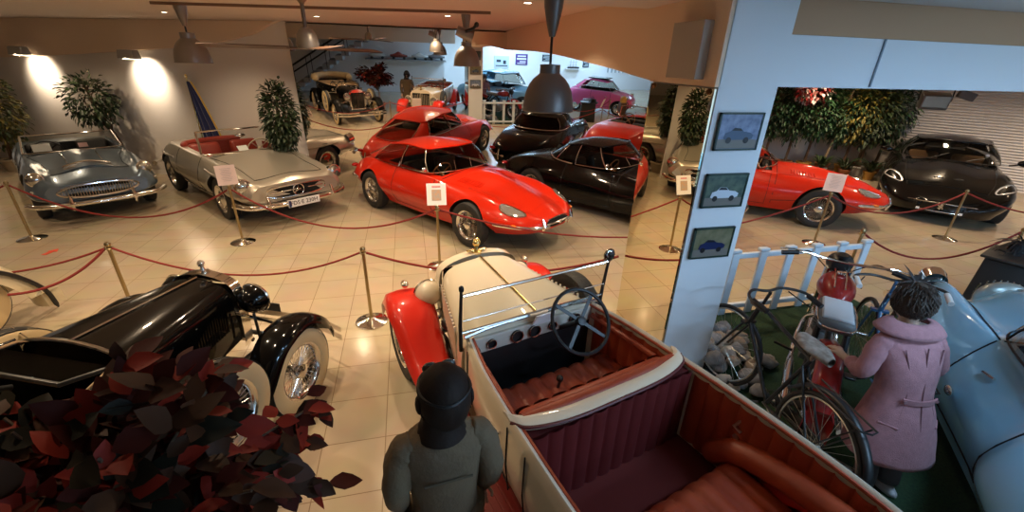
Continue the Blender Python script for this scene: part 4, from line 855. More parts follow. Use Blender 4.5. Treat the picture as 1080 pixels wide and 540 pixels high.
# ---- cream and red tourer in the foreground ----
CREAM=paint('cream_paint',(.70,.62,.47)); MAROON=paint('red_fender_paint',(.55,.02,.01))
def tourer():
    t=thing('touring_car','cream open touring car with red fenders and pleated red leather seats','car',(.446,3.193,0),R(106))
    LEA=mat('tourer_leather',(.30,.042,.014),.45,noise=(6,(.38,.065,.02)),bump=(50,.15))
    S=dict(paint=CREAM,fender=MAROON,track=.62,wr=.33,gap=.06,xr=-.12,xc=-.98,ztop=1.02,zcowl=.985,hr=.325,hc=.52,zbelt=.93,sill=.42,xb=-2.62,xt=-3.15,fw=.26,ffw=.34,fy=-.05,ww=.11,wkind='wire',
      lamp=(-.03,.41,.74,.105),lampm=CREAM,rimm=CHROME,rad=CREAM,board=mat('dark_red_board',(.16,.008,.005),.5),capm=BRASS,capwings=1,hinge=BRASS,louvres=14,sweep=-.95,tread=mat('red_tread',(.16,.01,.006),.6),
      plan=[(-.98,.50),(-1.3,.555),(-1.735,.585),(-2.2,.60),(-2.65,.585),(-3.0,.50),(-3.13,.25),(-3.15,0)],
      panels=[(-1.02,-1.66,'side_trim'),(-1.80,-2.9,'side_trim')],seats=[(-1.12,-1.55,.50,.60,.33,9,.04),(-2.12,-2.62,.50,.60,.36,9)],doors=[(-1.08,-1.68),(-1.86,-2.40)],leather=LEA,carpet=mat('dark_red_carpet',(.13,.012,.008),.9),rearspare=1)
    body=vintage(t,S)
    # cross bar between front and rear compartment
    b=MB(); P=cat([(-1.64,-.565,.925),(-1.71,-.50,.93),(-1.76,-.3,.935),(-1.77,0,.94),(-1.76,.3,.935),(-1.71,.50,.93),(-1.64,.565,.925)],5); b.loft([[(p.x-.03,p.y,p.z-.02),(p.x-.03,p.y,p.z+.01),(p.x+.01,p.y,p.z+.02),(p.x+.04,p.y,p.z+.01),(p.x+.04,p.y,p.z-.02)] for p in P]); b.obj('seat_back_rail',CREAM,t)
    b=MB(); b.tube([(-1.68,-.50,.90),(-1.70,0,.91),(-1.68,.50,.90)],.045,12); b.obj('backrest_roll',LEA,t)
    b=MB(); b.tube([(p.x-.035,p.y,p.z-.0) for p in P],.009,6); b.obj('rail_piping',mat('maroon_leather',(.10,.012,.012),.45),t)
    b=MB(); b.box((-1.06,0,.437),(.2,.9,.01)); b.obj('foot_mat',BLACK,t,smooth=False)
    pleated('seat_rear_panel',mat('maroon_leather',(.10,.012,.012),.45),t,lambda u,v:((-1.80,-.52+1.04*u,.40+.52*v),(-1,0,0)),n=12,amp=.014)
    b=MB(); b.box((-1.74,0,.64),(.08,1.04,.52)); b.obj('seat_partition',MATS['maroon_leather'],t,smooth=False)
    # arm rolls of the rear seat
    for sg in(1,-1):
        b=MB(); b.tube(cat([(-2.02,sg*.50,.52),(-2.16,sg*.50,.66),(-2.40,sg*.49,.74),(-2.70,sg*.45,.80)],5),[.045]+[.065]*14+[.06],12); b.obj('arm_rest',LEA,t)
        b=MB(); b.tube([(-1.02,sg*.45,.85),(-1.65,sg*.50,.85)],.02,8); b.obj('door_capping',LEA,t)
        b=MB(); b.tube([(-2.12,sg*.535,.83),(-2.10,sg*.515,.78),(-2.14,sg*.515,.77)],.01,6); b.lathe([(0,0),(.016,0),(.016,.02),(0,.022)],10,axisM((-2.12,sg*.535,.72),'Y',-sg)); b.obj('inner_door_handle',STEEL,t)
    # dashboard
    b=MB(); b.box((-.99,0,.86),(.03,.92,.11),bev=.008); d=b.obj('dashboard',mat('dash_cream',(.55,.5,.42),.4),t)
    for i,(y,r) in enumerate([(.33,.03),(.15,.042),(.02,.042),(-.12,.03),(-.3,.042)]):
        b=MB(); b.lathe([(0,.0),(r,0),(r,.012),(r*.85,.014)],20,axisM((-1.006,y,.86),'X',-1)); b.obj('gauge',BLACK,d); b=MB(); b.tube([(-1.02,y+r*math.cos(a),.86+r*math.sin(a)) for a in [2*PI*i/20 for i in range(20)]],.004,5,closed=True); b.obj('gauge_rim',CHROME,d)
    b=MB(); b.box((-.975,0,.62),(.04,.93,.42)); b.obj('bulkhead',BLACK,t,smooth=False)
    steering(t,(-1.20,-.20,.98),.205,50,BLACK,rr=.012)
    b=MB(); b.tube([(-1.25,0,.42),(-1.32,.02,.68)],.01,8); b.ell((-1.32,.02,.70),(.022,.022,.022),10,8); b.obj('gear_lever',BLACK,t)
    # cowl rise and windscreen
    zt=1.27
    b=MB(); P=[(-.985,-.5,.945),(-.99,-.3,.975),(-1.0,0,.985),(-.99,.3,.975),(-.985,.5,.945)]; b.tube(cat(P,6),.016,8); b.obj('cowl_rail',CHROME,t)
    for sg in(1,-1):
        b=MB(); b.tube([(-.99,sg*.525,.86),(-1.0,sg*.53,1.05),(-1.03,sg*.53,1.30)],[.014,.012,.009],8); b.ell((-1.03,sg*.53,1.30),(.016,.016,.022),8,8); b.obj('windscreen_post',BLACK,t)
    b=MB(); b.grid(lambda u,v:(-1.0-.03*v,-.515+1.03*u,.985+.27*v),1,1); g=b.obj('windscreen',GLASS,t,fixn=False)
    b=MB(); b.tube([(-1.03,-.52,1.255),(-1.03,.52,1.255)],.010,8); b.tube([(-1.0,-.52,.99),(-1.0,.52,.99)],.009,8); b.tube([(-1.015,-.52,1.08),(-1.015,.52,1.08)],.004,6); b.obj('windscreen_frame',CHROME,t)
    b=MB(); b.ell((-.95,-.60,1.25),(.02,.05,.05),14,10); b.tube([(-1.02,-.53,1.22),(-.96,-.58,1.25)],.006,6); b.obj('side_mirror',mat('mirror_grey',(.3,.33,.33),.1,1),t)
    b=MB(); b.lathe([(0,-.03),(.03,-.03),(.055,.08),(.058,.09)],16,Matrix.Translation((-.42,.36,.62))@Matrix.Rotation(PI/2,4,'Y')); b.obj('horn',BLACK,t)
    for sg in(1,-1):
        b=MB(); b.ell((.10,sg*.56,.79),(.045,.03,.03),12,8); b.obj('side_lamp',CHROME,t)
    b=MB(); b.box((-1.02,-.03,.93),(.01,.14,.16),rot=(0,-.5,0)); b.obj('paper_card',CARD,t)
    # front spare beside the hood (right side)
    wheel(t,-.62,-.60,'wire',.33,.13,z=.62,name='spare_wheel')
tourer()
def black_vintage():
    t=thing('vintage_car','black vintage car with cream wall tyres and spare wheel in its fender','car',(-1.53,3.05,0),R(67)); t.scale=(.88,.88,.88)
    S=dict(paint=BLK,fender=BLK,track=.74,wr=.37,xr=.05,xc=-.88,ztop=1.14,zcowl=1.17,hr=.27,hc=.42,zbelt=1.14,sill=.50,xb=-2.75,xt=-3.3,fw=.26,ww=.15,wkind='wire',wall=WHITEWALL,
      lamp=(.16,.36,.93,.12),lampm=BLK,rimm=CHROME,bumper=1,louvres=24,sweep=-1.15,board=BLACK,
      plan=[(-.88,.43),(-1.3,.56),(-1.9,.64),(-2.5,.66),(-3.0,.58),(-3.25,.3),(-3.3,0)],
      panels=[(-1.3,-2.9,'side_trim')],seats=[(-1.5,-1.95,.52,.66,.45,9),(-2.45,-2.9,.50,.66,.45,9)],doors=[(-1.2,-1.85),(-1.95,-2.45)],leather=mat('tan_seat_leather',(.35,.22,.11),.5),spare=(-.80,.82,.66))
    vintage(t,S)
    b=MB(); b.grid(lambda u,v:(-1.02-.22*v,-.46+.92*u,1.18+.06*v),1,1); b.obj('windscreen',GLASS,t,fixn=False)
    b=MB(); P=[(-1.02,-.47,1.17),(-1.25,-.47,1.245),(-1.25,.47,1.245),(-1.02,.47,1.17)]; b.tube(P,.014,8); b.obj('windscreen_frame',BLACK,t)
    b=MB(); P=cat([(-.88,-.44,.92),(-.89,-.42,1.07),(-.89,-.28,1.15),(-.89,0,1.185),(-.89,.28,1.15),(-.89,.42,1.07),(-.88,.44,.92)],4); b.tube(P,.014,8); b.obj('cowl_band',CHROME,t)
    steering(t,(-1.38,.26,1.12),.21,60)
    b=MB(); P=cat([(-2.6,-.64,1.2),(-3.0,-.6,1.24),(-3.3,0,1.26),(-3.0,.6,1.24),(-2.6,.64,1.2)],6); b.tube(P,[.06]+[.12]*(len(P)-2)+[.06],12); b.obj('folded_top',mat('tan_canvas',(.5,.38,.22),.85),t)
    for sg in(1,-1):
        b=MB(); b.tube([(-.66,sg*.86,1.0),(-.75,sg*.5,.95)],.01,6); b.obj('spare_strap',CHROME,t)
        b=MB(); b.ell((-.95,sg*.52,1.02),(.06,.045,.05),12,8); b.tube([(-.95,sg*.42,.98),(-.95,sg*.52,1.02)],.01,6); b.obj('cowl_lamp',CHROME,t)
    b=MB(); b.box((.64,0,.50),(.012,.30,.13),bev=.004); b.obj('number_plate',BLACK,t,smooth=False)
black_vintage()
# ================= SMALLER THINGS =================
def rope_pts(a,b,sag,n=18):
    a=Vector(a);b=Vector(b); return [a.lerp(b,i/n)-Vector((0,0,sag*4*(i/n)*(1-i/n))) for i in range(n+1)]
ROPE=mat('red_rope',(.20,.015,.012),.8); POLE=mat('brass_pole',(.42,.33,.18),.3,1)
def stanchion(x,y,label,card=None,rz=0,ring=True):
    t=thing('rope_stanchion',label,'barrier post',(x,y,0),rz)
    b=MB(); b.lathe([(0,0),(.155,0),(.158,.008),(.13,.02),(.05,.034),(.028,.05),(0,.05)],28); b.obj('base',CHROME,t)
    b=MB(); b.lathe([(0,.04),(.016,.04),(.016,.78),(.0,.78)],14); b.lathe([(0,.78),(.014,.78),(.024,.79),(.026,.805),(.018,.822),(0,.83)],14); p=b.obj('pole',POLE,t)
    b=MB(); b.tube([(.03*math.cos(2*PI*i/14),.03*math.sin(2*PI*i/14),.765) for i in range(14)],.006,6,closed=True); b.obj('rope_ring',POLE,p)
    if card:
        b=MB(); b.box((0,-.02,.97),(.23,.008,.26),rot=(-.35,0,0)); c=b.obj('sign_card',card[0],t,smooth=False)
        M=Matrix.Translation((0,-.02,.97))@Matrix.Rotation(-.35,4,'X')
        if card[1]:
            b=MB(); b.box((0,-.006,-.01),(.11,.002,.13),M=M); b.obj('card_picture',mat('card_print',(.42,.38,.33),.6,noise=(25,(.6,.35,.2))),c,smooth=False)
            b=MB(); b.box((0,-.006,.09),(.10,.002,.02),M=M); b.obj('card_title',mat('card_red',(.75,.3,.3),.6),c,smooth=False)
        else:
            b=MB()
            for k in range(9): b.box((0,-.006,.085-.02*k),(.13-.02*(k%3),.0015,.004),M=M)
            b.obj('card_lines',mat('print_grey',(.45,.38,.38),.6),c,smooth=False)
    return t
CP=mat('pink_card_paper',(.78,.62,.58),.6)
ST={'A':(-5.23,6.87),'B':(-2.79,4.37),'C':(-2.4,6.29),'D':(-.5,3.88),'E':(.27,5.04),'G':(5.99,4.87),'I':(8.39,4.68),'H':(4.95,3.5),'J':(7.0,3.22)}
LB={'A':'rope post at the far left in front of the grey blue roadster','B':'rope post standing behind the bonnet of the black vintage car','C':'rope post with a pink paper card before the silver convertible',
 'D':'rope post in open floor between the vintage car and the tourer','E':'rope post with a white picture card before the red coupe','G':'rope post with a card beside the front wheel of the red open car','I':'rope post in front of the black modern grand tourer','H':'rope post at the right end of the white picket fence','J':'rope post beside the black box at the right edge'}
for k,(x,y) in ST.items(): stanchion(x,y,LB[k],{'C':(CP,0),'E':(CARD,1),'G':(CP,0)}.get(k),rz=R({'C':21,'E':-3,'G':-50}.get(k,0)))
zr=.765
def rope(a,b,sag,label,r=.012):
    A=Vector((*ST[a],zr)) if isinstance(a,str) else Vector(a); B=Vector((*ST[b],zr)) if isinstance(b,str) else Vector(b); d=(B-A); d.z=0; d.normalize()
    m=MB(); m.tube(rope_pts(A+d*.03,B-d*.03,sag),r,8); o=m.obj('barrier_rope',ROPE); tag(o,label,'rope')
rope('A','C',.42,'red rope sagging in front of the grey blue roadster'); rope('C','E',.38,'red rope sagging between the silver convertible and red coupe')
rope('E','G',.50,'long red rope in front of the black hard top car'); rope('G','I',.30,'red rope between the red open car and black grand tourer')
rope('I',(10.6,3.6,.76),.25,'red rope leading right from the post before the grand tourer'); rope('H','J',.33,'red rope from the picket fence to the black box')
rope('D','B',.26,'red rope behind the headlamp of the black vintage car',.010); rope('D',(1.93,3.42,.75),.20,'red rope from the open floor post to the mirror pillar')
rope('B',(-5.2,4.6,.72),.22,'upper red rope left of the black vintage car',.010); rope('B',(-3.45,4.02,.52),.10,'lower red rope ending at the cream fender',.012); rope('A',(-7.8,6.6,.76),.3,'red rope at the far left wall side')
# floor arrow
b=MB(); b.prism([(-.09,-.03),(.02,-.03),(.02,-.07),(.11,.0),(.02,.07),(.02,.03),(-.09,.03)],.003); o=b.obj('floor_arrow',mat('arrow_red',(.65,.06,.02),.5),smooth=False); o.location=(-4.69,6.32,.001); o.rotation_euler=(0,0,R(75)); tag(o,'red arrow sticker on the tiled floor','floor sticker')
# white picket fence
def fence():
    t=thing('picket_fence','white wooden picket fence beside the picture pillar','fence',(2.42,3.35,0)); FW=mat('fence_white',(.62,.70,.76),.5)
    for z,n_ in((.69,'top_rail'),(.09,'bottom_rail')):
        b=MB(); b.box((1.22,0,z),(2.44,.045,.055),bev=.008); b.obj(n_,FW,t)
    for i in range(8):
        x=.06+i*.335; b=MB(); b.box((x,-.035,.37),(.085,.028,.72),bev=.006); b.box((x,-.02,.755),(.11,.06,.035),bev=.01); b.obj('picket',FW,t)
fence()
# framed pictures on both faces of the pillar
FR=mat('dark_green_frame',(.008,.03,.02),.4)
def picture(x,y,z,ry,label,bg,fg,grp=None):
    t=thing('framed_picture',label,'picture',(x,y,z),ry,grp)
    b=MB()
    for a,c in(((0,0,.118),(.34,.02,.012)),((0,0,-.118),(.34,.02,.012)),((.164,0,0),(.012,.02,.248)),((-.164,0,0),(.012,.02,.248))): b.box(a,c)
    b.obj('frame',FR,t,smooth=False)
    b=MB(); b.box((0,-.001,0),(.32,.008,.23)); b.obj('photo_print',bg,t,smooth=False)
    sil=[(-.13,-.05),(-.11,-.06),(-.085,-.075),(-.06,-.06),(.05,-.06),(.075,-.075),(.10,-.06),(.13,-.05),(.135,-.02),(.10,.0),(.04,.008),(.01,.035),(-.05,.04),(-.08,.008),(-.12,-.005)]
    b=MB(); b.prism([(-.155,-.11),(.155,-.11),(.155,-.055),(.05,-.045),(-.155,-.05)],.001,Matrix.Translation((0,-.005,0))@Matrix.Rotation(PI/2,4,'X')); b.obj('printed_ground',mat('print_road',(.16,.15,.13),.4),t,smooth=False)
    b=MB(); b.prism([(x*.86,y*.8-.005) for x,y in sil],.0015,Matrix.Translation((0,-.0065,0))@Matrix.Rotation(PI/2,4,'X')); pc=b.obj('printed_car',fg,t,smooth=False)
    b=MB()
    for x_ in(-.073,.065): b.prism([(x_+.021*math.cos(2*PI*i/14),-.056+.021*math.sin(2*PI*i/14)) for i in range(14)],.001,Matrix.Translation((0,-.0085,0))@Matrix.Rotation(PI/2,4,'X'))
    b.prism([(-.058,.008),(-.04,.026),(.004,.022),(.024,.006)],.001,Matrix.Translation((0,-.0085,0))@Matrix.Rotation(PI/2,4,'X')); b.obj('printed_detail',mat('print_black',(.01,.01,.012),.4),pc,smooth=False)
pg=[mat('photo_blue',(.10,.14,.24),.3,noise=(20,(.22,.28,.42))),mat('photo_green',(.03,.06,.05),.3,noise=(18,(.10,.14,.10))),mat('photo_olive',(.12,.12,.06),.3,noise=(15,(.22,.20,.12)))]
fg=[mat('print_blue',(.05,.09,.16),.3),mat('print_white',(.55,.62,.7),.3),mat('print_navy',(.01,.02,.08),.3)]
for i,(z,l) in enumerate([(2.055,'top framed photograph of a blue toned car on the pillar'),(1.645,'middle framed photograph of a white open car on the pillar'),(1.24,'lowest framed photograph of a dark blue car on the pillar')]): picture(2.175,2.553,z,0,l,pg[i],fg[i])
for i,z in enumerate((2.1,1.68,1.27)): picture(2.175,3.397,z,PI,['top','middle','lowest'][i]+' framed car photograph on the pillar side facing the mirror',pg[(i+1)%3],fg[(i+2)%3])
# ---------------- hanging lamps ----------------
LG=mat('lamp_shade_grey',(.16,.15,.145),.38,.5); LGL=mat('lamp_shade_silver',(.27,.25,.23),.4,.5)
def dome(x,y,zrim,zc,r,label,m,p=55):
    t=thing('pendant_lamp',label,'hanging lamp',(x,y,0)); k=r/.2
    prof=[(.2,0),(.198,.03),(.192,.08),(.178,.14),(.155,.19),(.125,.23),(.085,.262),(.078,.27),(.078,.33),(.0,.335)]
    b=MB(); b.lathe([(a*k,zrim+c*k) for a,c in prof],40); b.lathe([(a*k*.97,zrim+c*k-.002) for a,c in prof[:-3]],40); b.tube([(.2*k*math.cos(2*PI*i/40),.2*k*math.sin(2*PI*i/40),zrim) for i in range(40)],.006,6,closed=True); s=b.obj('lamp_shade',m,t,fixn=False)
    b=MB(); b.tube([(0,0,zrim+.33*k),(0,0,zc-.20)],.010,8); b.obj('cord',BLACK,t)
    b=MB(); b.lathe([(.0,zc-.24*k),(.022*k,zc-.24*k),(.045*k,zc-.16*k),(.068*k,zc-.05*k),(.072*k,zc),(0,zc)],24); b.obj('canopy',m,t)
    b=MB(); b.ell((0,0,zrim+.10*k),(.045*k,.045*k,.06*k),14,10); b.obj('bulb',DL,t)
    lamp('SPOT',(x,y,zrim+.03),p,WARM,.06,spot=150,aim=(x,y,0),blend=.6)
dome(1.09,3.42,2.10,2.86,.20,'large dark grey dome lamp hanging in the centre near the viewer',LG)
dome(-2.54,6.56,2.32,2.96,.20,'silver dome lamp hanging at the left above the silver convertible',LGL)
dome(.8,6.11,2.37,2.96,.17,'silver dome lamp hanging beside the small spotlight',LGL)
def ceiling_fan(x,y):
    t=thing('ceiling_fan','brown ceiling fan with long blades under a downrod','ceiling fan',(x,y,0)); WD=mat('blade_wood',(.10,.05,.03),.4)
    b=MB(); b.lathe([(0,2.96),(.10,2.96),(.09,2.93),(.03,2.88),(.018,2.86),(.018,2.66),(0,2.66)],20); b.obj('downrod',mat('fan_metal',(.22,.17,.13),.4,.6),t)
    b=MB(); b.lathe([(0,2.68),(.05,2.67),(.085,2.62),(.10,2.54),(.09,2.50),(.03,2.49),(0,2.49)],24); b.obj('motor_housing',LGL,t)
    for i in range(3):
        a=R(172+120*i); M=Matrix.Rotation(a,4,'Z')@Matrix.Translation((0,0,2.50))@Matrix.Rotation(R(12),4,'X')
        b=MB(); b.prism([(.16,-.045),(.9,-.075),(.96,-.06),(.97,0),(.96,.06),(.9,.075),(.16,.045)],.008,M); b.box((.12,0,.0),(.14,.03,.01),M=M); b.obj('blade',WD,t)
ceiling_fan(-.86,4.75)
b=MB(); b.box((0,0,0),(3.95,.03,.03)); o=b.obj('lighting_track',mat('track_brown',(.20,.12,.08),.5),smooth=False); o.location=(-.9,6.05,2.945); o.rotation_euler=(0,0,math.atan2(-.93,3.78)); tag(o,'thin lighting track running across the ceiling','lighting track')
def spot(x,y,z):
    t=thing('track_spotlight','small grey spotlight clipped beside the hanging dome lamp','spotlight',(x,y,z)); b=MB(); b.tube([(0,0,.2),(0,0,.02)],.012,8); b.ell((0,0,0),(.05,.05,.06),14,10); b.obj('bracket',LGL,t)
    b=MB(); M=Matrix.Rotation(R(110),4,'Y'); b.lathe([(0,-.1),(.055,-.1),(.062,.02),(.075,.10),(.06,.10),(.0,.06)],20,M); b.obj('barrel',LGL,t)
    b=MB(); b.tube([(.0,-.05,.02),(.1,-.05,.06),(.14,-.04,.10)],.018,8); b.ell((.14,-.04,.10),(.03,.03,.03),10,8); b.obj('cable_clamp',BLACK,t)
spot(.74,5.80,2.73)
def flood(x,y,z):
    t=thing('flood_light','grey floodlight box hanging by the plants near the shutter','floodlight',(x,y,z),R(-40)); b=MB(); b.box((0,0,0),(.42,.22,.26),bev=.02,rot=(.3,0,0)); b.obj('housing',mat('flood_grey',(.10,.11,.12),.4,.3),t)
    b=MB(); b.box((0,-.115,-.01),(.36,.01,.2),rot=(.3,0,0)); b.obj('glass_front',mat('flood_glass',(.25,.36,.46),.15,.4),t)
    b=MB(); b.tube([(-.24,0,0),(-.24,.02,.25),(0,.02,.32),(.24,.02,.25),(.24,0,0)],.012,6); b.tube([(0,.02,.32),(0,.02,2.96-z)],.014,6); b.obj('bracket',BLACK,t)
    b=MB(); b.box((.42,.0,.12),(.26,.12,.14),bev=.02,rot=(0,.3,0)); b.obj('ballast_box',mat('flood_dark',(.10,.10,.10),.5),t)
flood(9.63,6.48,1.98)
# ---------------- plants ----------------
def leaf_shape(b,p,d,n,L,w,curl=.15,fold=.25):
    d=d.normalized(); s=d.cross(n); 
    if s.length<1e-4: s=d.cross(Vector((1,0,0)))
    s.normalize(); n=s.cross(d)
    pr=[(0,.05),(.18,.62),(.42,1),(.7,.72),(.9,.28),(1,0)]; mid=[];lf=[];rt=[]
    for t_,ww in pr:
        c=p+d*(L*t_)-n*(L*curl*t_*t_); mid.append(c); lf.append(c+s*(w*ww/2)+n*(w*ww*fold)); rt.append(c-s*(w*ww/2)+n*(w*ww*fold))
    k=len(pr); vs=mid+lf+rt; fs=[]
    for i in range(k-1): fs+=[(i,i+1,k+i+1,k+i),(i,2*k+i,2*k+i+1,i+1)]
    b.add(vs,fs)
def foliage(parent,name,m,c,rad,n,L,w,rng,droop=.6,shell=.45):
    b=MB(); mats=m if isinstance(m,list) else [m]
    for i in range(n):
        th=rng.uniform(0,2*PI); ph=math.acos(rng.uniform(-1,1)); r=shell+(1-shell)*rng.random()**.5; r*=rng.uniform(.8,1.12)
        dv=Vector((math.sin(ph)*math.cos(th),math.sin(ph)*math.sin(th),math.cos(ph))); p=Vector(c)+Vector((dv.x*rad[0],dv.y*rad[1],dv.z*rad[2]))*r
        d=(dv+Vector((rng.uniform(-.6,.6),rng.uniform(-.6,.6),-droop+rng.uniform(-.4,.5)))); b.m=rng.randrange(len(mats)); leaf_shape(b,p,d,Vector((rng.uniform(-.5,.5),rng.uniform(-.5,.5),1)).normalized(),L*rng.uniform(.7,1.2),w*rng.uniform(.7,1.2))
    return b.obj(name,mats,parent,fixn=False,ang=180)
def pot(parent,r,h,m,soil=True):
    b=MB(); b.lathe([(0,0),(r*.72,0),(r*.95,h*.85),(r*1.05,h*.86),(r*1.05,h),(r*.9,h),(r*.86,h*.88)],28); b.obj('pot',m,parent)
    b=MB(); b.lathe([(r*.88,h*.88),(0,h*.9)],20); b.obj('soil',mat('soil',(.03,.02,.012),.95),parent)
def trunk(parent,pts,r,m,branches=(),rng=None):
    b=MB(); P=cat(pts,5); b.tube(P,[r*(1-.5*i/(len(P)-1)) for i in range(len(P))],8)
    for q in branches: b.tube(cat(q,4),[r*.5*(1-.6*i/(4*(len(q)-1))) for i in range(4*(len(q)-1)+1)],6)
    return b.obj('trunk',m,parent)
BARK=mat('bark_brown',(.10,.06,.035),.85); BARK2=mat('bark_pale',(.30,.22,.14),.85)
G1=mat('leaf_green',(.035,.065,.02),.5); G2=mat('leaf_dark',(.022,.042,.016),.5); G3=mat('leaf_yellow',(.22,.18,.035),.5); G4=mat('leaf_mid',(.03,.095,.035),.5)
TERRA=mat('terracotta',(.35,.13,.06),.7); POTG=mat('pot_beige',(.32,.26,.18),.7)
def tree(name,label,x,y,h,cz,rad,mats,n,L,w,seed,potm=POTG,pr=.2,ph=.26,tr=.035,bark=BARK,group=None,lean=(0,0)):
    rng=random.Random(seed); t=thing(name,label,'potted plant',(x,y,0),0,group); pot(t,pr,ph,potm)
    br=[[(lean[0]*.4,lean[1]*.4,h*.45),(lean[0]*.6+rng.uniform(-.2,.2)*rad[0]*2,lean[1]*.6+rng.uniform(-.2,.2)*2*rad[1],cz),(lean[0]+rng.uniform(-.7,.7)*rad[0],lean[1]+rng.uniform(-.7,.7)*rad[1],cz+rng.uniform(.2,.8)*rad[2])] for _ in range(6)]
    trunk(t,[(0,0,ph*.8),(lean[0]*.3+.03,lean[1]*.3,h*.4),(lean[0]*.8-.03,lean[1]*.8,h*.7),(lean[0],lean[1],cz+rad[2]*.5)],tr,bark,br)
    foliage(t,'foliage',mats,(lean[0],lean[1],cz),rad,n,L,w,rng); return t
tree('ficus_tree','small green ficus tree in a beige pot between two cars at the wall',-5.85,10.68,1.9,1.50,(.42,.36,.52),[G1,G2,G1,mat('leaf_grey',(.10,.10,.06),.5)],800,.11,.05,3,lean=(-.22,-.12))
tree('ficus_tree','dark leafy ficus tree at the wall end beside the mirror',-2.12,8.60,2.0,1.40,(.28,.24,.62),[G2,G1,G2],1500,.10,.045,5,lean=(-.08,-.05),pr=.24)
tree('ficus_tree','yellowish green ficus cut off at the left edge of view',-8.3,11.3,1.9,1.25,(.5,.42,.75),[G3,G1,mat('leaf_olive',(.09,.09,.03),.5)],1200,.12,.05,8)
# row of plants against the right wall
rowspec=[(9.22,9.68,'dark leafy plant half hidden by the picture pillar',[G2,G4],1.55,(.4,.4,.6),TERRA),(9.67,9.42,'red and white flowering plant over dark leaves at the row start',[G2,G4],1.75,(.42,.4,.62),TERRA),(10.06,9.2,'green broad leaved plant with drooping leaves second in the row',[G4,G4,G1],1.6,(.42,.42,.62),mat('pot_yellow',(.45,.24,.05),.6)),(10.44,9.0,'tall green plant with a leaning pale trunk third in the row',[G4,G1],1.85,(.42,.42,.5),TERRA),
 (10.86,8.8,'bushy plant with yellow green leaves in the middle of the row',[G3,G3,G1],1.75,(.46,.42,.55),mat('pot_yellow',(.45,.24,.05),.6)),(11.12,8.6,'plant in a white pot with dark green leaves',[G1,G2],1.6,(.4,.4,.6),mat('pot_white',(.6,.58,.54),.5)),(11.32,8.80,'olive leaved shrub in a terracotta pot near the row end',[G3,G1,G2],1.65,(.45,.42,.62),TERRA),(11.86,8.75,'dark green shrub last in the row beside the shutter',[G2,G2,G4],1.55,(.5,.45,.72),TERRA)]
for i,(x,y,l,ms,cz,rad,pm) in enumerate(rowspec): tree('potted_shrub',l,x,y,2.0,1.52,(rad[0]*1.02,rad[1],.82 if i%2 else .74),ms,1250,.13,.045,20+i,potm=pm,pr=.17,ph=.25,bark=BARK2 if i in(3,6) else BARK,lean=(.25 if i==3 else 0,0))
rng=random.Random(4); t0=[o for o in bpy.data.objects if o.get('label','').startswith('red and white flowering')][0]
foliage(t0,'blossom',[mat('petal_white',(.85,.75,.72),.6),mat('petal_red',(.45,.04,.04),.6),mat('petal_pink',(.6,.25,.22),.6)],(.0,-.25,1.98),(.42,.30,.26),300,.13,.09,rng)
# low plants between the pots
for x,y,l in [(10.15,8.75,'low broad leaved plant in a small white pot before the row'),(10.62,8.5,'low dark plant in a small terracotta pot before the row'),(11.05,8.2,'low green plant in a small yellow pot nearest the black car')]:
    rng=random.Random(int(x*100)); t=thing('potted_plant',l,'potted plant',(x,y,0)); pot(t,.13,.2,MATS['pot_white'] if 'white' in l else (TERRA if 'terra' in l else MATS['pot_yellow'])); b=MB()
    for i in range(46):
        a=rng.uniform(0,2*PI); d=Vector((math.cos(a),math.sin(a),rng.uniform(.6,2.2))).normalized(); b.tube([(0,0,.16),tuple(Vector((0,0,.18))+d*.18)],.004,4); leaf_shape(b,Vector((0,0,.18))+d*rng.uniform(.08,.22),d,Vector((0,0,1)),rng.uniform(.16,.3),.06,curl=.5,fold=.15)
    b.obj('foliage',rng.choice([G1,G2,G4]),t,fixn=False,ang=180)
# flag
def flag():
    t=thing('flag','dark blue flag with yellow edge hanging furled on a pole by the wall','flag',(-4.0,9.82,0)); b=MB(); b.lathe([(0,0),(.16,0),(.15,.03),(.02,.05),(.014,.06),(.014,2.0),(0,2.0)],16); b.ell((0,0,2.02),(.025,.025,.035),10,8); b.obj('pole',BRASS,t)
    b=MB()
    def fn(u,v):
        wdt=.05+.26*v**.8; x=wdt*(u-.15)+ .10*v; y=.035*math.sin(u*PI*5)*(.3+v)-.03; return (x,y,1.93-1.15*v)
    b.grid(fn,40,14); b.obj('cloth',mat('flag_blue',(.012,.02,.10),.7,sheen=.3),t,ang=180,fixn=False)
    b=MB(); b.grid(lambda u,v:(lambda p:(p[0]+.012+.025*u,p[1]-.01,p[2]))(fn(1,v)),2,14); b.obj('yellow_edge',mat('flag_yellow',(.75,.50,.05),.7),t,ang=180,fixn=False)
flag()
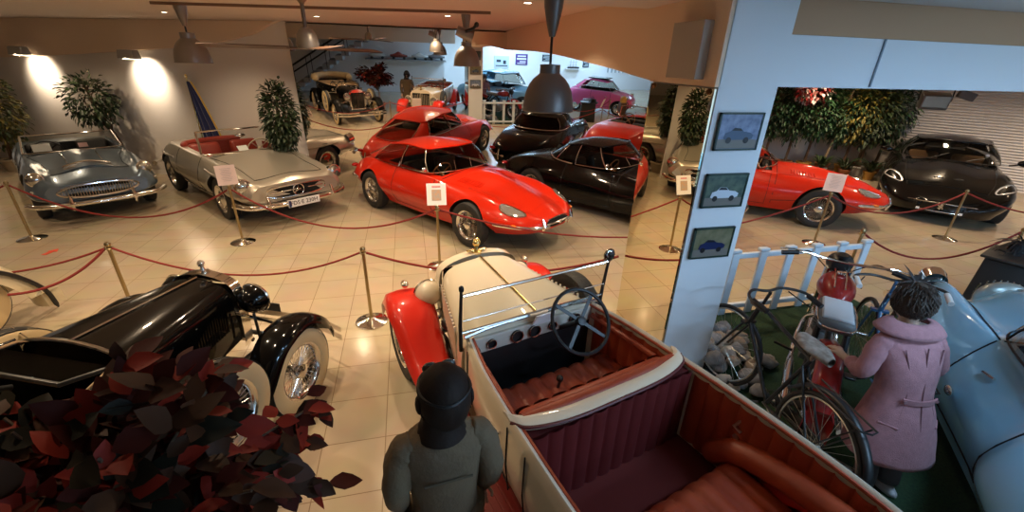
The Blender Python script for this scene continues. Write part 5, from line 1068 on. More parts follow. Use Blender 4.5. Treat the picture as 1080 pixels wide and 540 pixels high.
# foreground tree with red leaves
def red_tree():
    rng=random.Random(11); t=thing('red_leaf_tree','bushy tree with dark red oval leaves in the left foreground','tree',(-.95,1.2,0)); pot(t,.22,.3,TERRA)
    C=Vector((-.06,-.08,1.18)); br=[]
    tips=[]
    for i in range(70):
        a=rng.uniform(0,2*PI); e=rng.uniform(-.4,1.2); rr=rng.uniform(.30,.62); tip=C+Vector((math.cos(a)*math.cos(e)*rr*1.1,math.sin(a)*math.cos(e)*rr*.95,math.sin(e)*rr*.75-.05)); tips.append(tip); mid=Vector((-.05,0,.85)).lerp(tip,.5)+Vector((0,0,.06)); br.append([Vector((-.02,0,.70)),mid,tip])
    trunk(t,[(0,0,.26),(.02,.02,.6),(-.02,0,.85),(-.06,0,1.0)],.022,BARK2,[]); b=MB()
    for q in br: b.tube(cat(q,4),.005,5)
    b.obj('branch',BARK,t)
    ms=[mat('leaf_maroon',(.045,.007,.004),.6,spec=.1),mat('leaf_red',(.19,.014,.006),.6,spec=.2),mat('leaf_brown',(.045,.018,.008),.6,spec=.2),mat('leaf_bronze',(.045,.016,.008),.6,spec=.2),mat('leaf_greenish',(.012,.010,.005),.6,spec=.2)]
    b=MB()
    for q in br:
        P=cat(q,6)
        for k in range(30):
            s=P[min(len(P)-1,int(len(P)*(.35+.65*rng.random())))]; out=(s-C); out=out.normalized() if out.length>0 else Vector((0,0,1))
            d=out*.9+Vector((rng.uniform(-1,1),rng.uniform(-1,1),rng.uniform(-.7,.3))); b.m=rng.choice([0,0,0,1,1,2,2,3,4]); L=rng.uniform(.075,.14); leaf_shape(b,s+Vector((rng.uniform(-.04,.04),rng.uniform(-.04,.04),rng.uniform(-.04,.04))),d,Vector((rng.uniform(-.3,1.2),rng.uniform(-1.2,.3),1)).normalized(),L,L*.62,curl=rng.uniform(0,.3),fold=rng.uniform(.02,.2))
    b.obj('foliage',ms,t,fixn=False,ang=180)
red_tree()
# ---------------- people ----------------
def skin_mesh(name,V,E,rad,m,parent,sub=1,root=0):
    me=bpy.data.meshes.new(name); me.from_pydata(V,E,[]); o=bpy.data.objects.new(name,me); COL.objects.link(o)
    md=o.modifiers.new('skin','SKIN'); md.use_smooth_shade=True; md.branch_smoothing=.6
    if not me.skin_vertices: me.skin_vertices.new() if hasattr(me.skin_vertices,'new') else None
    for i,r in enumerate(rad): me.skin_vertices[0].data[i].radius=(r,r) if not isinstance(r,tuple) else r; me.skin_vertices[0].data[i].use_root=(i==root)
    s=o.modifiers.new('sub','SUBSURF'); s.levels=sub; s.render_levels=sub
    dg=bpy.context.evaluated_depsgraph_get(); dg.update(); out=bpy.data.meshes.new_from_object(o.evaluated_get(dg)); bpy.data.objects.remove(o); out.name=name
    out.materials.clear(); out.materials.append(m); out.polygons.foreach_set('use_smooth',[True]*len(out.polygons)); r=bpy.data.objects.new(name,out); return link(r,parent)
def human(parent,m,J,sub=1):
    """J joints in local frame (x forward,y left). keys: pelvis,chest,neck,head_base, then for s in L,R: sh,el,wr,hip,kn,an and hand dir"""
    V=[];E=[];Rd=[]
    def add(p,r,prev=None):
        V.append(tuple(p)); Rd.append(r); 
        if prev is not None: E.append((prev,len(V)-1))
        return len(V)-1
    pv=add(J['pelvis'],.12); sp=add(Vector(J['pelvis']).lerp(Vector(J['chest']),.5),.105,pv); ch=add(J['chest'],.125,sp); nk=add(J['neck'],.05,ch); hd=add(Vector(J['neck']).lerp(Vector(J['head']),.6),.048,nk)
    for s in 'LR':
        sg=1 if s=='L' else -1
        a=add(J['sh'+s],.058,ch); b_=add(J['el'+s],.042,a); c=add(J['wr'+s],.026,b_)
        w=Vector(J['wr'+s]); d=Vector(J['hd'+s]).normalized(); up=Vector((0,0,1)); sd=d.cross(up).normalized(); nn=sd.cross(d)
        palm=add(w+d*.05,.026,c)
        for k,(o_,L) in enumerate(((-.028,.060),(-.010,.070),(.009,.066),(.027,.052))):
            kn=add(w+d*.095+sd*o_,.0095,palm); k2=add(w+d*(.095+L*.5)+sd*o_*1.05-nn*.012,.0085,kn); add(w+d*(.095+L*.8)+sd*o_*1.05-nn*.038,.007,k2)
        th=add(w+d*.05+sd*(-.036*sg),.011,palm); th2=add(w+d*.085+sd*(-.055*sg)-nn*.01,.009,th); add(w+d*.11+sd*(-.052*sg)-nn*.025,.0075,th2)
        h=add(J['hip'+s],.085,pv); k_=add(J['kn'+s],.058,h); an=add(J['an'+s],.038,k_); f=Vector(J['an'+s]); add((f.x+.06,f.y,f.z-.04),.04,an); add((f.x+.16,f.y+.01*sg,f.z-.05),.032,len(V)-1)
    return skin_mesh('body',V,E,Rd,m,parent,sub)
def head(parent,c,m,s=1.0,pitch=0,lips=None,yaw=0):
    M=Matrix.Translation(c)@Matrix.Rotation(yaw,4,'Z')@Matrix.Rotation(pitch,4,'Y')@Matrix.Diagonal((s,s,s,1)); b=MB()
    def fn(u,v):
        th=2*PI*u; ph=PI*v; z=math.cos(ph); r=math.sin(ph); x=r*math.cos(th); y=r*math.sin(th)
        X=x*.096; Y=y*.074; Z=z*.118
        if z<0: X*= (1-.25*(-z)**1.5) if x<0 else 1; Y*=1-.30*(-z)**1.3
        if x>0:
            f=max(0,x)**2
            X-= .010*math.exp(-((z-.12)/.12)**2)*f*(1 if abs(y)>.12 else .2)   # sockets
            X+= .022*math.exp(-((y)/.13)**2)*math.exp(-((z+.12)/.16)**2)*(x>.5)  # nose
            X+= .007*math.exp(-((y)/.3)**2)*math.exp(-((z+.42)/.07)**2)+.006*math.exp(-((y)/.25)**2)*math.exp(-((z+.78)/.12)**2)
        return (X+.012,Y,Z)
    b.grid(fn,40,30); o=b.obj('head',m,parent); 
    o.data.transform(M)
    for sg in(1,-1):
        e=MB(); e.ell((-.0,sg*.074,-.002),(.016,.008,.028),10,8,M=M); e.obj('ear',m,o)
        e=MB(); e.ell((.092,sg*.030,.016),(.008,.012,.007),10,8,M=M); e.obj('eye',mat('eye_dark',(.05,.03,.02),.2),o)
    e=MB(); e.ell((.106,0,-.050),(.006,.022,.007),10,8,M=M); e.obj('mouth',lips or mat('lips',(.4,.12,.1),.4),o)
    return o
def coat(parent,name,rings,m,folds=0,seed=1,open_=False):
    """rings: (cx,cy,z,rx,ry)"""
    b=MB(); rs=[]; n=48; C=[cat([(r[0],r[1],r[2]) for r in rings],5),cat([(r[3],r[4],0) for r in rings],5)]
    for i,p in enumerate(C[0]):
        q=C[1][i]; f=i/(len(C[0])-1)
        rs.append([(p.x+q.x*math.cos(2*PI*j/n)*(1+folds*f*math.sin(j*2*PI*7/n+seed)),p.y+q.y*math.sin(2*PI*j/n)*(1+folds*f*math.sin(j*2*PI*6/n+seed*2)),p.z+.004*math.sin(j*1.3+i)) for j in range(n)])
    b.loft(rs,cap=False); o=b.obj(name,m,parent,ang=180)
    md=o.modifiers.new('thick','SOLIDIFY'); md.thickness=.008; return o
def sleeve(parent,pts,rad,m,name='sleeve'):
    b=MB(); P=cat(pts,6); k=len(P); import bisect
    r=[pchip([i/(len(rad)-1) for i in range(len(rad))],rad,i/(k-1))*(1+.05*math.sin(i*1.9)) for i in range(k)]; b.tube(P,r,18); return b.obj(name,m,parent,ang=180)
SKIN=mat('mannequin_skin',(.55,.36,.26),.45)
def helmet_man():
    t=thing('person','person in leather flying helmet and grey overalls beside the tourer','person',(.045,1.285,0),R(96)); t.scale=(.97,.97,.97)
    CO=mat('overall_khaki',(.10,.068,.038),.85,noise=(4,(.14,.10,.055)),bump=(60,.4)); CT=mat('shoulder_tan',(.30,.22,.13),.85,bump=(60,.4)); HL=mat('helmet_leather',(.018,.011,.008),.65,spec=.2,bump=(30,.3))
    J=dict(pelvis=(0,0,.76),chest=(0,0,1.04),neck=(0,0,1.19),head=(.01,0,1.30))
    for s,sg in(('L',1),('R',-1)): J.update({'sh'+s:(0,sg*.15,1.08),'el'+s:(-.02,sg*.20,.86),'wr'+s:(.08,sg*.19,.64),'hd'+s:(.15,0,-1),'hip'+s:(0,sg*.08,.72),'kn'+s:(.01,sg*.10,.40),'an'+s:(-.02,sg*.11,.09)})
    human(t,SKIN,J); head(t,(.01,-.02,1.30),SKIN,.95)
    coat(t,'overall_top',[(0,0,.62,.12,.155),(0,0,.78,.11,.145),(0,0,.95,.12,.165),(-.01,0,1.06,.115,.175),(-.005,0,1.12,.095,.155),(0,0,1.16,.07,.10),(0,0,1.20,.055,.065)],CO,.03)
    for sg in(1,-1):
        sleeve(t,[(-.005,sg*.11,1.10),(-.01,sg*.165,1.06),(-.03,sg*.205,.88),(.07,sg*.19,.66)],[.055,.066,.056,.04],CO)
        sleeve(t,[(0,sg*.08,.70),(.01,sg*.10,.40),(-.02,sg*.11,.12)],[.10,.085,.07],CO,'trouser_leg')
    b=MB(); b.box((-.127,.0,.98),(.008,.20,.012),bev=.003); b.obj('back_yoke_seam',mat('khaki_seam',(.08,.06,.035),.9),t)
    b=MB(); b.lathe([(.08,1.125),(.105,1.145),(.088,1.18),(.078,1.22),(.082,1.25)],24,Matrix.Translation((-.005,0,0))); b.lathe([(.055,1.20),(.09,1.165),(.098,1.15)],24,Matrix.Translation((-.005,0,0))); b.obj('scarf',HL,t)
    b=MB()
    def fn(u,v):
        th=2*PI*u; ph=.5*PI*1.45*v; z=math.cos(ph); r=math.sin(ph); x=r*math.cos(th);y=r*math.sin(th); cut=1 if x<.55 or z>.25 else .9
        return (.008+x*.122*cut,-.02+y*.106,1.31+z*.132+(-.02*(x<0)*v*v))
    b.grid(fn,40,18); h=b.obj('leather_helmet',HL,t,ang=180)
    b=MB(); P=cat([(.115,-.07,1.36),(.06,-.110,1.36),(-.04,-.112,1.355),(-.105,-.02,1.35),(-.04,.072,1.355),(.06,.070,1.36),(.115,.03,1.36)],5); b.tube(P,.008,6); b.obj('goggle_strap',mat('strap_black',(.01,.01,.01),.5),h)
    b=MB()
    for sg in(1,-1): b.ell((.118,-.02+sg*.037,1.365),(.018,.034,.026),14,10)
    b.obj('goggles',mat('goggle_glass',(.05,.06,.06),.1,0,1),h)
    b=MB()
    for sg in(1,-1): b=MB(); b.ell((.0,-.02+sg*.104,1.29),(.032,.014,.04),14,10); b.obj('ear_flap',HL,h)
    b=MB(); b.box((0,.10,.03),(.27,.09,.06),bev=.02); b.box((0,-.10,.03),(.27,.09,.06),bev=.02); b.obj('shoes',BLACK,t)
helmet_man()
def pink_lady():
    t=thing('person','person in pink belted coat with feathered dark hair by the red motorcycle','person',(2.74,1.36,0),R(80)); t.scale=(.94,.94,.94)
    PK=mat('pink_wool',(.36,.17,.19),.9,noise=(30,(.42,.20,.22)),bump=(180,.4),sheen=.1); PT=mat('grey_trousers',(.12,.11,.12),.8); HR=mat('dark_hair',(.045,.028,.018),.55,bump=(90,.6))
    J=dict(pelvis=(0,0,.72),chest=(.10,0,1.0),neck=(.18,0,1.19),head=(.23,0,1.33))
    J.update(shL=(.12,.16,1.10),elL=(.10,.24,.88),wrL=(.26,.22,.86),hdL=(1,-.1,.1),shR=(.12,-.16,1.10),elR=(.12,-.24,.86),wrR=(.24,-.20,.76),hdR=(1,.0,-.1))
    for s,sg in(('L',1),('R',-1)): J.update({'hip'+s:(0,sg*.08,.70),'kn'+s:(-.02,sg*.08,.38),'an'+s:(-.08,sg*.085,.09)})
    human(t,SKIN,J); head(t,(.22,0,1.31),SKIN,.93,pitch=.25)
    coat(t,'coat',[(-.04,0,.38,.20,.275),(-.02,0,.52,.18,.245),(.0,0,.66,.155,.205),(.03,0,.80,.125,.165),(.07,0,.94,.13,.18),(.11,0,1.06,.12,.20),(.13,0,1.12,.095,.18),(.155,0,1.165,.07,.11)],PK,.0)
    for sg in(1,-1): 
        sleeve(t,[(.125,sg*.12,1.11),(.12,sg*.18,1.06),(.10,sg*.245,.89),(.22,sg*.21,(.86 if sg>0 else .79))],[.05,.062,.052,.044],PK)
        sleeve(t,[(0,sg*.08,.55),(-.02,sg*.08,.38),(-.08,sg*.085,.10)],[.08,.07,.06],PT,'trouser_leg')
    # collar, belt, buttons, seams
    b=MB()
    def cf(u,v):
        a=PI*.28+2*PI*.72*u; r=.075+.075*v; return (.165+r*.85*math.cos(a)-.01*v,r*1.35*math.sin(a),1.215-.06*v+.02*math.sin(PI*v))
    b.grid(cf,30,6); o=b.obj('collar',PK,t,ang=180,fixn=False); md=o.modifiers.new('thick','SOLIDIFY'); md.thickness=.01
    b=MB(); b.loft([[(.03-.133*math.cos(a),.172*math.sin(a),.80+z_) for z_ in(-.017,.017)]+[(.03-.143*math.cos(a),.182*math.sin(a),.80+z_) for z_ in(.017,-.017)] for a in [R(-38+76*i/14) for i in range(15)]]); o=b.obj('half_belt',PK,t)
    for s in(-34,34):
        a=R(s); c=MB(); c.lathe([(0,0),(.011,0),(.011,.006),(0,.008)],12,Matrix.Translation((.03-.145*math.cos(a),.183*math.sin(a),.80))@Matrix.Rotation(PI+0,4,'Z')@Matrix.Rotation(PI/2,4,'Y')); c.obj('button',mat('button_mauve',(.3,.15,.16),.3),o)
    b=MB(); b.tube([(.005,0,1.12),(-.025,0,1.02),(-.062,0,.92),(-.098,0,.80),(-.16,0,.64),(-.20,0,.50),(-.232,0,.39)],.004,6); b.obj('back_seam',mat('seam_pink',(.2,.09,.10),.9),t)
    for sg in(1,-1):
        b=MB(); P=cat([(.02,sg*.12,1.10),(-.035,sg*.085,.95),(-.075,sg*.085,.80),(-.13,sg*.13,.62),(-.16,sg*.15,.45)],4); b.tube(P,.0035,6); b.obj('side_seam',MATS['seam_pink'],t)
        b=MB(); b.box((-.105,sg*.155,.62),(.012,.10,.04),rot=(0,-.25,-sg*.75),bev=.005); b.obj('pocket_flap',PK,t)
    # hair, feathers
    b=MB(); b.ell((.205,0,1.335),(.115,.098,.118),28,18,rot=(0,.2,0)); 
    rng=random.Random(3)
    for i in range(420):
        a=rng.uniform(0,2*PI); e=rng.uniform(-.5,1.4); d=Vector((math.cos(a)*math.cos(e),math.sin(a)*math.cos(e),math.sin(e)))
        if d.x>.55 and d.z<.5: continue
        p=Vector((.205,0,1.335))+Vector((d.x*.108,d.y*.092,d.z*.112)); q=Vector((-d.y,d.x,0))*rng.uniform(-.3,.3)+Vector((-.2,0,-.5))*.6; q=q-d*q.dot(d); b.tube([p,p+q.normalized()*.03+d*.006,p+q.normalized()*.062+d*.002],[.005,.005,.001],4,cap=False)
    b.obj('hair',HR,t,fixn=False)
    b=MB()
    for i in range(46):
        a=rng.uniform(-1.9,.5); L=rng.uniform(.08,.17); p=Vector((.27,-.05,1.41)); d=Vector((math.cos(a)*.6,math.sin(a),rng.uniform(.0,.55))).normalized(); leaf_shape(b,p+d*.01,d,Vector((0,0,1)),L,.018,curl=rng.uniform(.1,.6),fold=.1)
    b.obj('feathers',mat('feather_black',(.015,.012,.012),.6),t,fixn=False)
    b=MB(); b.ell((-.04,.09,.045),(.13,.045,.045),14,10); b.ell((-.04,-.09,.045),(.13,.045,.045),14,10); b.obj('shoes',mat('shoe_white',(.5,.5,.5),.5),t)
pink_lady()
# ================= LIGHT BLUE CAR, CYCLES, OBJECTS ON THE GREEN CARPET =================
def blue_car():
    P=paint('light_blue_paint',(.27,.56,.76),0,.2); t=thing('coupe_car','light blue curvy car with bulging fenders at the right edge','car',(3.76,.74,0),R(48))
    rows=[(-2.1,.38,.3,.5,.45,.62,.36,.68,.25,.70),(-1.9,.32,.55,.5,.72,.72,.56,.78,.38,.82),(-1.3,.28,.70,.52,.86,.86,.72,.84,.5,.98),(-.8,.26,.72,.52,.87,.88,.72,.84,.56,1.0),(-.45,.24,.72,.52,.85,.86,.70,.85,.57,.97),(-.2,.22,.70,.5,.77,.78,.64,.88,.56,.96),
      (.2,.22,.70,.5,.76,.80,.62,.90,.55,.95),(.6,.22,.70,.5,.77,.84,.62,.86,.50,.96),(1.0,.24,.68,.52,.80,.86,.64,.76,.40,.93),(1.35,.28,.64,.54,.80,.86,.62,.70,.34,.89),(1.7,.34,.58,.52,.76,.80,.58,.64,.30,.83),(1.95,.40,.46,.50,.62,.66,.48,.56,.26,.74),(2.08,.44,.34,.50,.46,.58,.38,.52,.2,.62)]
    B=Body(rows,N=70); B.build('body',P,t,inner=mat('dark_blue_trim',(.01,.03,.06),.6),cockpit=(-1.1,.50),wheels=[(1.30,.34,.80),(-1.25,.34,.84)],wr=.38)
    for sg in(1,-1):
        B.strip('door_gap',SEAM,t,[(-.30,sg*.42),(-.30,sg*.90),(.52,sg*.90),(.52,sg*.42)],.005,.003); B.strip('fender_seam',SEAM,t,[(.55,sg*.34),(1.2,sg*.32),(1.9,sg*.30)],.006,.003)
        headlamp(t,B.at(1.80,sg*.52)+Vector((.08,0,.0)),.09,dr=(1,0,.1),deep=.10); 
        for x in(1.30,-1.25): wheel(t,x,sg*.74,'disc',.34,.16)
        b=MB(); P_=B.line([(.20,sg*.56),(.30,sg*.58)],.02,3); b.tube(P_,.01,6); b.obj('door_handle',CHROME,t)
        seat(t,-.35,sg*.32,.46,MATS['dark_blue_trim'],.5)
        b=MB(); p=B.at(.30,sg*.72)+Vector((0,sg*.03,0)); b.ell(p,(.05,.02,.03),10,8); b.obj('indicator_lamp',CHROME,t)
    B.strip('bonnet_gap',SEAM,t,[(.54,.3),(.54,-.3)],.005,.003)
    b=MB(); b.tube(B.line([(.56,0),(1.9,0)],.006,14),.009,6); b.obj('bonnet_strip',CHROME,t)
    b=MB(); b.ell((2.02,0,.60),(.09,.20,.18),20,12); g=b.obj('grille',mat('grille_pale',(.35,.40,.38),.3,.6),t); b=MB()
    for i in range(9): y=-.16+.04*i; h=.17*math.sqrt(1-(y/.2)**2); b.tube([(2.10,y,.60-h),(2.125,y,.6),(2.09,y,.60+h)],.006,5)
    b.obj('grille_bar',CHROME,g)
    bumper(t,[(2.24,0,.42),(2.2,.45,.42),(2.05,.78,.43)],.035,name='front_bumper')
    belt=[(.72,0,.985),(.64,.36,.965),(.44,.60,.93),(-.35,.62,.93),(-1.0,.56,.95),(-1.35,.34,1.0),(-1.42,0,1.02)]; roof=[(.40,0,1.36),(.34,.30,1.355),(.18,.48,1.34),(-.4,.50,1.37),(-.8,.46,1.34),(-1.0,.24,1.32),(-1.03,0,1.32)]
    cabin(t,belt,roof,[(0,2,'windscreen'),(2,4,'side_window'),(5,6,'rear_window')],P,1.44,trim=BLACK,pr=.022)
    n=8;Bc=cat(belt,n);Tc=cat(roof,n)
    for sg in(1,-1):
        b=MB(); b.grid(lambda u,v:(lambda p:(p.x,sg*p.y,p.z))(Bc[4*n+round(u*n)].lerp(Tc[4*n+round(u*n)],v)),8,5); b.obj('roof_pillar',P,t)
    steering(t,(.15,.32,.92),.20,60)
blue_car()
def motorcycle():
    RP=paint('motorcycle_red',(.30,.015,.012)); t=thing('motorcycle','dark red motorcycle with grey and white saddle by the picket fence','motorcycle',(3.15,2.22,0),R(43))
    for x in(.66,-.60): wheel(t,x,0,'wire',.32,.10,name='wheel' )
    b=MB()
    def tk(u,v):
        x=-.02+.52*u; s=math.sin(PI*min(1,u*1.0+.02))**.55; a=2*PI*v; w=.145*s*(.75+.35*u); h=.125*s*(.8+.3*u); return (x,w*math.cos(a)*(1.0),.80+.03*u+h*math.sin(a)*(1 if math.sin(a)>0 else .7))
    b.grid(tk,22,24); tank=b.obj('fuel_tank',RP,t,ang=180)
    b=MB(); 
    for y in(-.035,.035): b.tube([(.06,y,.905),(.2,y,.937),(.34,y,.95),(.44,y,.93)],.006,6)
    b.obj('tank_stripe',CHROME,tank); b=MB(); b.lathe([(0,0),(.03,0),(.03,.018),(0,.02)],16,Matrix.Translation((.28,0,.945))); b.obj('filler_cap',CHROME,tank)
    b=MB(); b.box((-.20,0,.79),(.44,.23,.10),bev=.045); s=b.obj('saddle',mat('saddle_grey',(.16,.17,.17),.5),t); b=MB(); b.box((-.20,0,.835),(.36,.19,.035),bev=.015); b.obj('saddle_top',mat('saddle_white',(.55,.58,.60),.5),s)
    b=MB(); b.tube(cat([(.02,.118,.80),(-.2,.122,.81),(-.42,.10,.80),(-.46,0,.80),(-.42,-.10,.80),(-.2,-.122,.81),(.02,-.118,.80)],4),.007,6); b.obj('saddle_trim',CHROME,s)
    fender(t,[(-.60+.38*math.cos(a),.33+.38*math.sin(a)) for a in[R(60),R(85),R(110),R(140),R(170),R(195)]],.16,RP,name='rear_fender'); fender(t,[(.66+.36*math.cos(a),.32+.36*math.sin(a)) for a in[R(20),R(50),R(80),R(110),R(140),R(165)]],.13,RP,name='front_fender')
    b=MB(); b.tube([(.46,0,.86),(.40,0,.62),(.15,0,.26),(-.25,0,.26),(-.30,0,.55),(-.05,0,.74),(.40,0,.80)],.02,8); 
    for sg in(1,-1): b.tube([(-.25,sg*.06,.28),(-.60,sg*.09,.32)],.016,8); b.tube([(-.30,sg*.09,.72),(-.60,sg*.10,.34)],.022,8)
    b.obj('frame',BLACK,t)
    b=MB(); 
    for sg in(1,-1): b.tube([(.50,sg*.075,.90),(.66,sg*.075,.32)],[.024,.018],8)
    b.obj('fork',CHROME,t)
    b=MB(); b.box((.10,0,.36),(.30,.20,.20),bev=.06); b.lathe([(0,-.11),(.11,-.11),(.12,-.05),(.12,.05),(.11,.11),(0,.11)],20,axisM((.0,0,.36),'Y'));
    for k in range(7): b.lathe([(.0,0),(.085,0),(.085,.010),(0,.010)],18,Matrix.Translation((.19,0,.46+.024*k)))
    b.obj('engine',mat('engine_alloy',(.30,.30,.30),.4,.8),t)
    for sg in(1,-1):
        b=MB(); b.tube(cat([(.24,sg*.06,.55),(.36,sg*.12,.42),(.15,sg*.15,.24),(-.3,sg*.16,.24),(-.85,sg*.17,.27)],5),[.018]*8+[.022]*5+[.036]*7+[.03],10); b.obj('exhaust_pipe',CHROME,t)
    b=MB(); b.tube(cat([(.36,-.40,1.0),(.40,-.28,1.02),(.47,-.10,.98),(.47,.10,.98),(.40,.28,1.02),(.36,.40,1.0)],5),.012,8); hb=b.obj('handlebar',CHROME,t)
    for sg in(1,-1):
        b=MB(); b.tube([(.38,sg*.32,1.012),(.34,sg*.44,.995)],.020,10); b.obj('grip',BLACK,hb)
        b=MB(); b.tube([(.44,sg*.26,1.01),(.46,sg*.36,1.01),(.43,sg*.46,1.0)],.006,6); b.obj('brake_lever',CHROME,hb)
        b=MB(); b.tube(cat([(.44,sg*.30,1.01),(.55,sg*.22,.98),(.56,sg*.06,.85)],5),.005,5); b.obj('cable',BLACK,hb)
    b=MB(); b.lathe([(0,-.12),(.06,-.10),(.095,-.03),(.10,0),(.085,.015),(0,.03)],22,Matrix.Translation((.58,0,.93))@Matrix.Rotation(PI/2,4,'Y')); b.obj('headlamp',BLACK,t)
    b=MB(); b.lathe([(0,0),(.045,0),(.045,.02),(0,.025)],18,Matrix.Translation((.50,0,1.01))); b.obj('speedometer',BLACK,t)
    b=MB(); b.box((-.98,0,.58),(.03,.10,.07),bev=.01); b.obj('tail_lamp',MATS['red_lens'],t)
    for sg in(1,-1): b=MB(); b.tube([(.0,sg*.16,.28),(.02,sg*.30,.30)],.012,6); b.obj('foot_peg',BLACK,t)
motorcycle()
def bicycle(label,loc,rz,fm,steer=0,sad=None,grip=BLACK,lean=0):
    t=thing('bicycle',label,'bicycle',(loc[0],loc[1],0),rz); t.rotation_euler=(lean,0,rz)
    R_=.34
    def cyc(x,y0,nm,st=0):
        M=Matrix.Translation((x,0,R_))@Matrix.Rotation(st,4,'Z'); k=('cyc',)
        b=MB(); b.tube([(( R_-.016)*math.cos(2*PI*i/44),0,(R_-.016)*math.sin(2*PI*i/44)) for i in range(44)],.017,8,closed=True,M=M); w=b.obj(nm,RUBBER,t)
        b=MB(); b.tube([((R_-.037)*math.cos(2*PI*i/44),0,(R_-.037)*math.sin(2*PI*i/44)) for i in range(44)],.009,6,closed=True,M=M); b.tube([(0,-.04,0),(0,.04,0)],.016,10,M=M)
        for i in range(28):
            a=2*PI*i/28; b.tube([(.015*math.cos(a+.9),.03*(1 if i%2 else -1),.015*math.sin(a+.9)),((R_-.04)*math.cos(a),0,(R_-.04)*math.sin(a))],.0013,3,cap=False,M=M)
        b.obj('rim',STEEL,w)
    cyc(-.50,0,'rear_wheel'); cyc(.55,0,'front_wheel',steer)
    b=MB(); bb=(-.06,0,.28); sc=(-.22,0,.78); ht=(.36,0,.84); hl=(.40,0,.66)
    for p,q in((sc,bb),(bb,hl),(sc,ht)): b.tube([p,q],.014,8)
    b.tube([ht,hl],.018,8); 
    for sg in(1,-1): b.tube([(bb[0],sg*.03,bb[2]),(-.50,sg*.05,R_)],.009,6); b.tube([(sc[0]+.02,sg*.02,sc[2]-.06),(-.50,sg*.05,R_)],.008,6)
    b.obj('frame',fm,t)
    b=MB(); Mf=Matrix.Translation((.40,0,0))@Matrix.Rotation(steer,4,'Z')
    for sg in(1,-1): b.tube([(.01,sg*.045,.66),(.08,sg*.05,.5),(.15,sg*.05,R_)],.010,6,M=Mf)
    b.box((.01,0,.66),(.04,.12,.02),M=Mf); b.tube([(.01,0,.66),(-.04,0,.84),(-.06,0,.96)],.012,8,M=Mf); b.obj('fork',fm,t)
    b=MB(); b.tube(cat([(-.24,-.27,.95),(-.12,-.28,.97),(-.03,-.15,.97),(-.04,0,.96),(-.03,.15,.97),(-.12,.28,.97),(-.24,.27,.95)],5),.011,8,M=Mf); hb=b.obj('handlebar',mat('dark_steel',(.1,.1,.1),.35,.9),t)
    for sg in(1,-1):
        b=MB(); b.tube([(-.15,sg*.277,.965),(-.27,sg*.27,.945)],.019,10,M=Mf); b.obj('grip',grip,hb)
        b=MB(); b.tube([(-.05,sg*.2,.95),(-.12,sg*.24,.92),(-.22,sg*.24,.91)],.005,6,M=Mf); b.obj('brake_rod',BLACK,hb)
    b=MB(); 
    def sf(u,v):
        x=-.16+.27*u; w=.10*(1-.55*max(0,(x+.02)/.2)) if x>-.1 else .10; a=2*PI*v; return (-.22-x*1.0-.02+.0,w*.9*math.cos(a)*math.sin(PI*min(1,max(.06,u*.94+.03)))**.4,.87+.03*math.sin(a)-.01*u)
    b.grid(sf,16,18); b.tube([(-.22,0,.78),(-.22,0,.86)],.012,8); b.obj('saddle',sad or mat('saddle_brown',(.17,.13,.10),.7,noise=(30,(.30,.26,.22))),t)
    fm2=BLACK
    fender(t,[(-.50+.375*math.cos(a),R_+.375*math.sin(a)) for a in[R(30),R(60),R(90),R(120),R(150),R(180),R(205)]],.05,fm2,name='rear_mudguard',edge=.012,crown=.01,thick=.003)
    b=MB(); b.lathe([(.085,-.004),(.09,0),(.085,.004)],24,axisM((bb[0],-.05,bb[2]),'Y')); b.lathe([(.02,-.01),(.03,0),(.02,.01)],12,axisM((bb[0],-.05,bb[2]),'Y'))
    for k,sg in((0,1),(1,-1)): b.tube([(bb[0],sg*.06,bb[2]),(bb[0]+.12*sg,sg*.075,bb[2]-.10*sg)],.009,6); b.box((bb[0]+.12*sg,sg*.12,bb[2]-.10*sg),(.08,.08,.022),bev=.006)
    b.obj('crank',mat('dark_steel',(.1,.1,.1),.35,.9),t)
    b=MB(); b.box((-.28,-.062,.315),(.46,.012,.10),bev=.005); b.obj('chain_guard',fm,t)
    b=MB(); b.tube([(-.30,-.05,.70),(-.72,-.05,.70),(-.74,0,.70),(-.72,.05,.70),(-.30,.05,.70)],.006,6); b.tube([(-.70,.04,.70),(-.50,.05,R_)],.005,5); b.tube([(-.70,-.04,.70),(-.50,-.05,R_)],.005,5); b.obj('luggage_rack',BLACK,t)
    return t
bicycle('old black bicycle leaning between the tourer and the stones',(2.34,1.92),R(80),BLACK,steer=R(16),lean=R(6))
bicycle('bicycle with a white grip between the pink coat and blue car',(3.42,1.93),R(50),mat('bike_blue',(.05,.16,.32),.3,0,1),grip=mat('grip_white',(.75,.75,.72),.4))
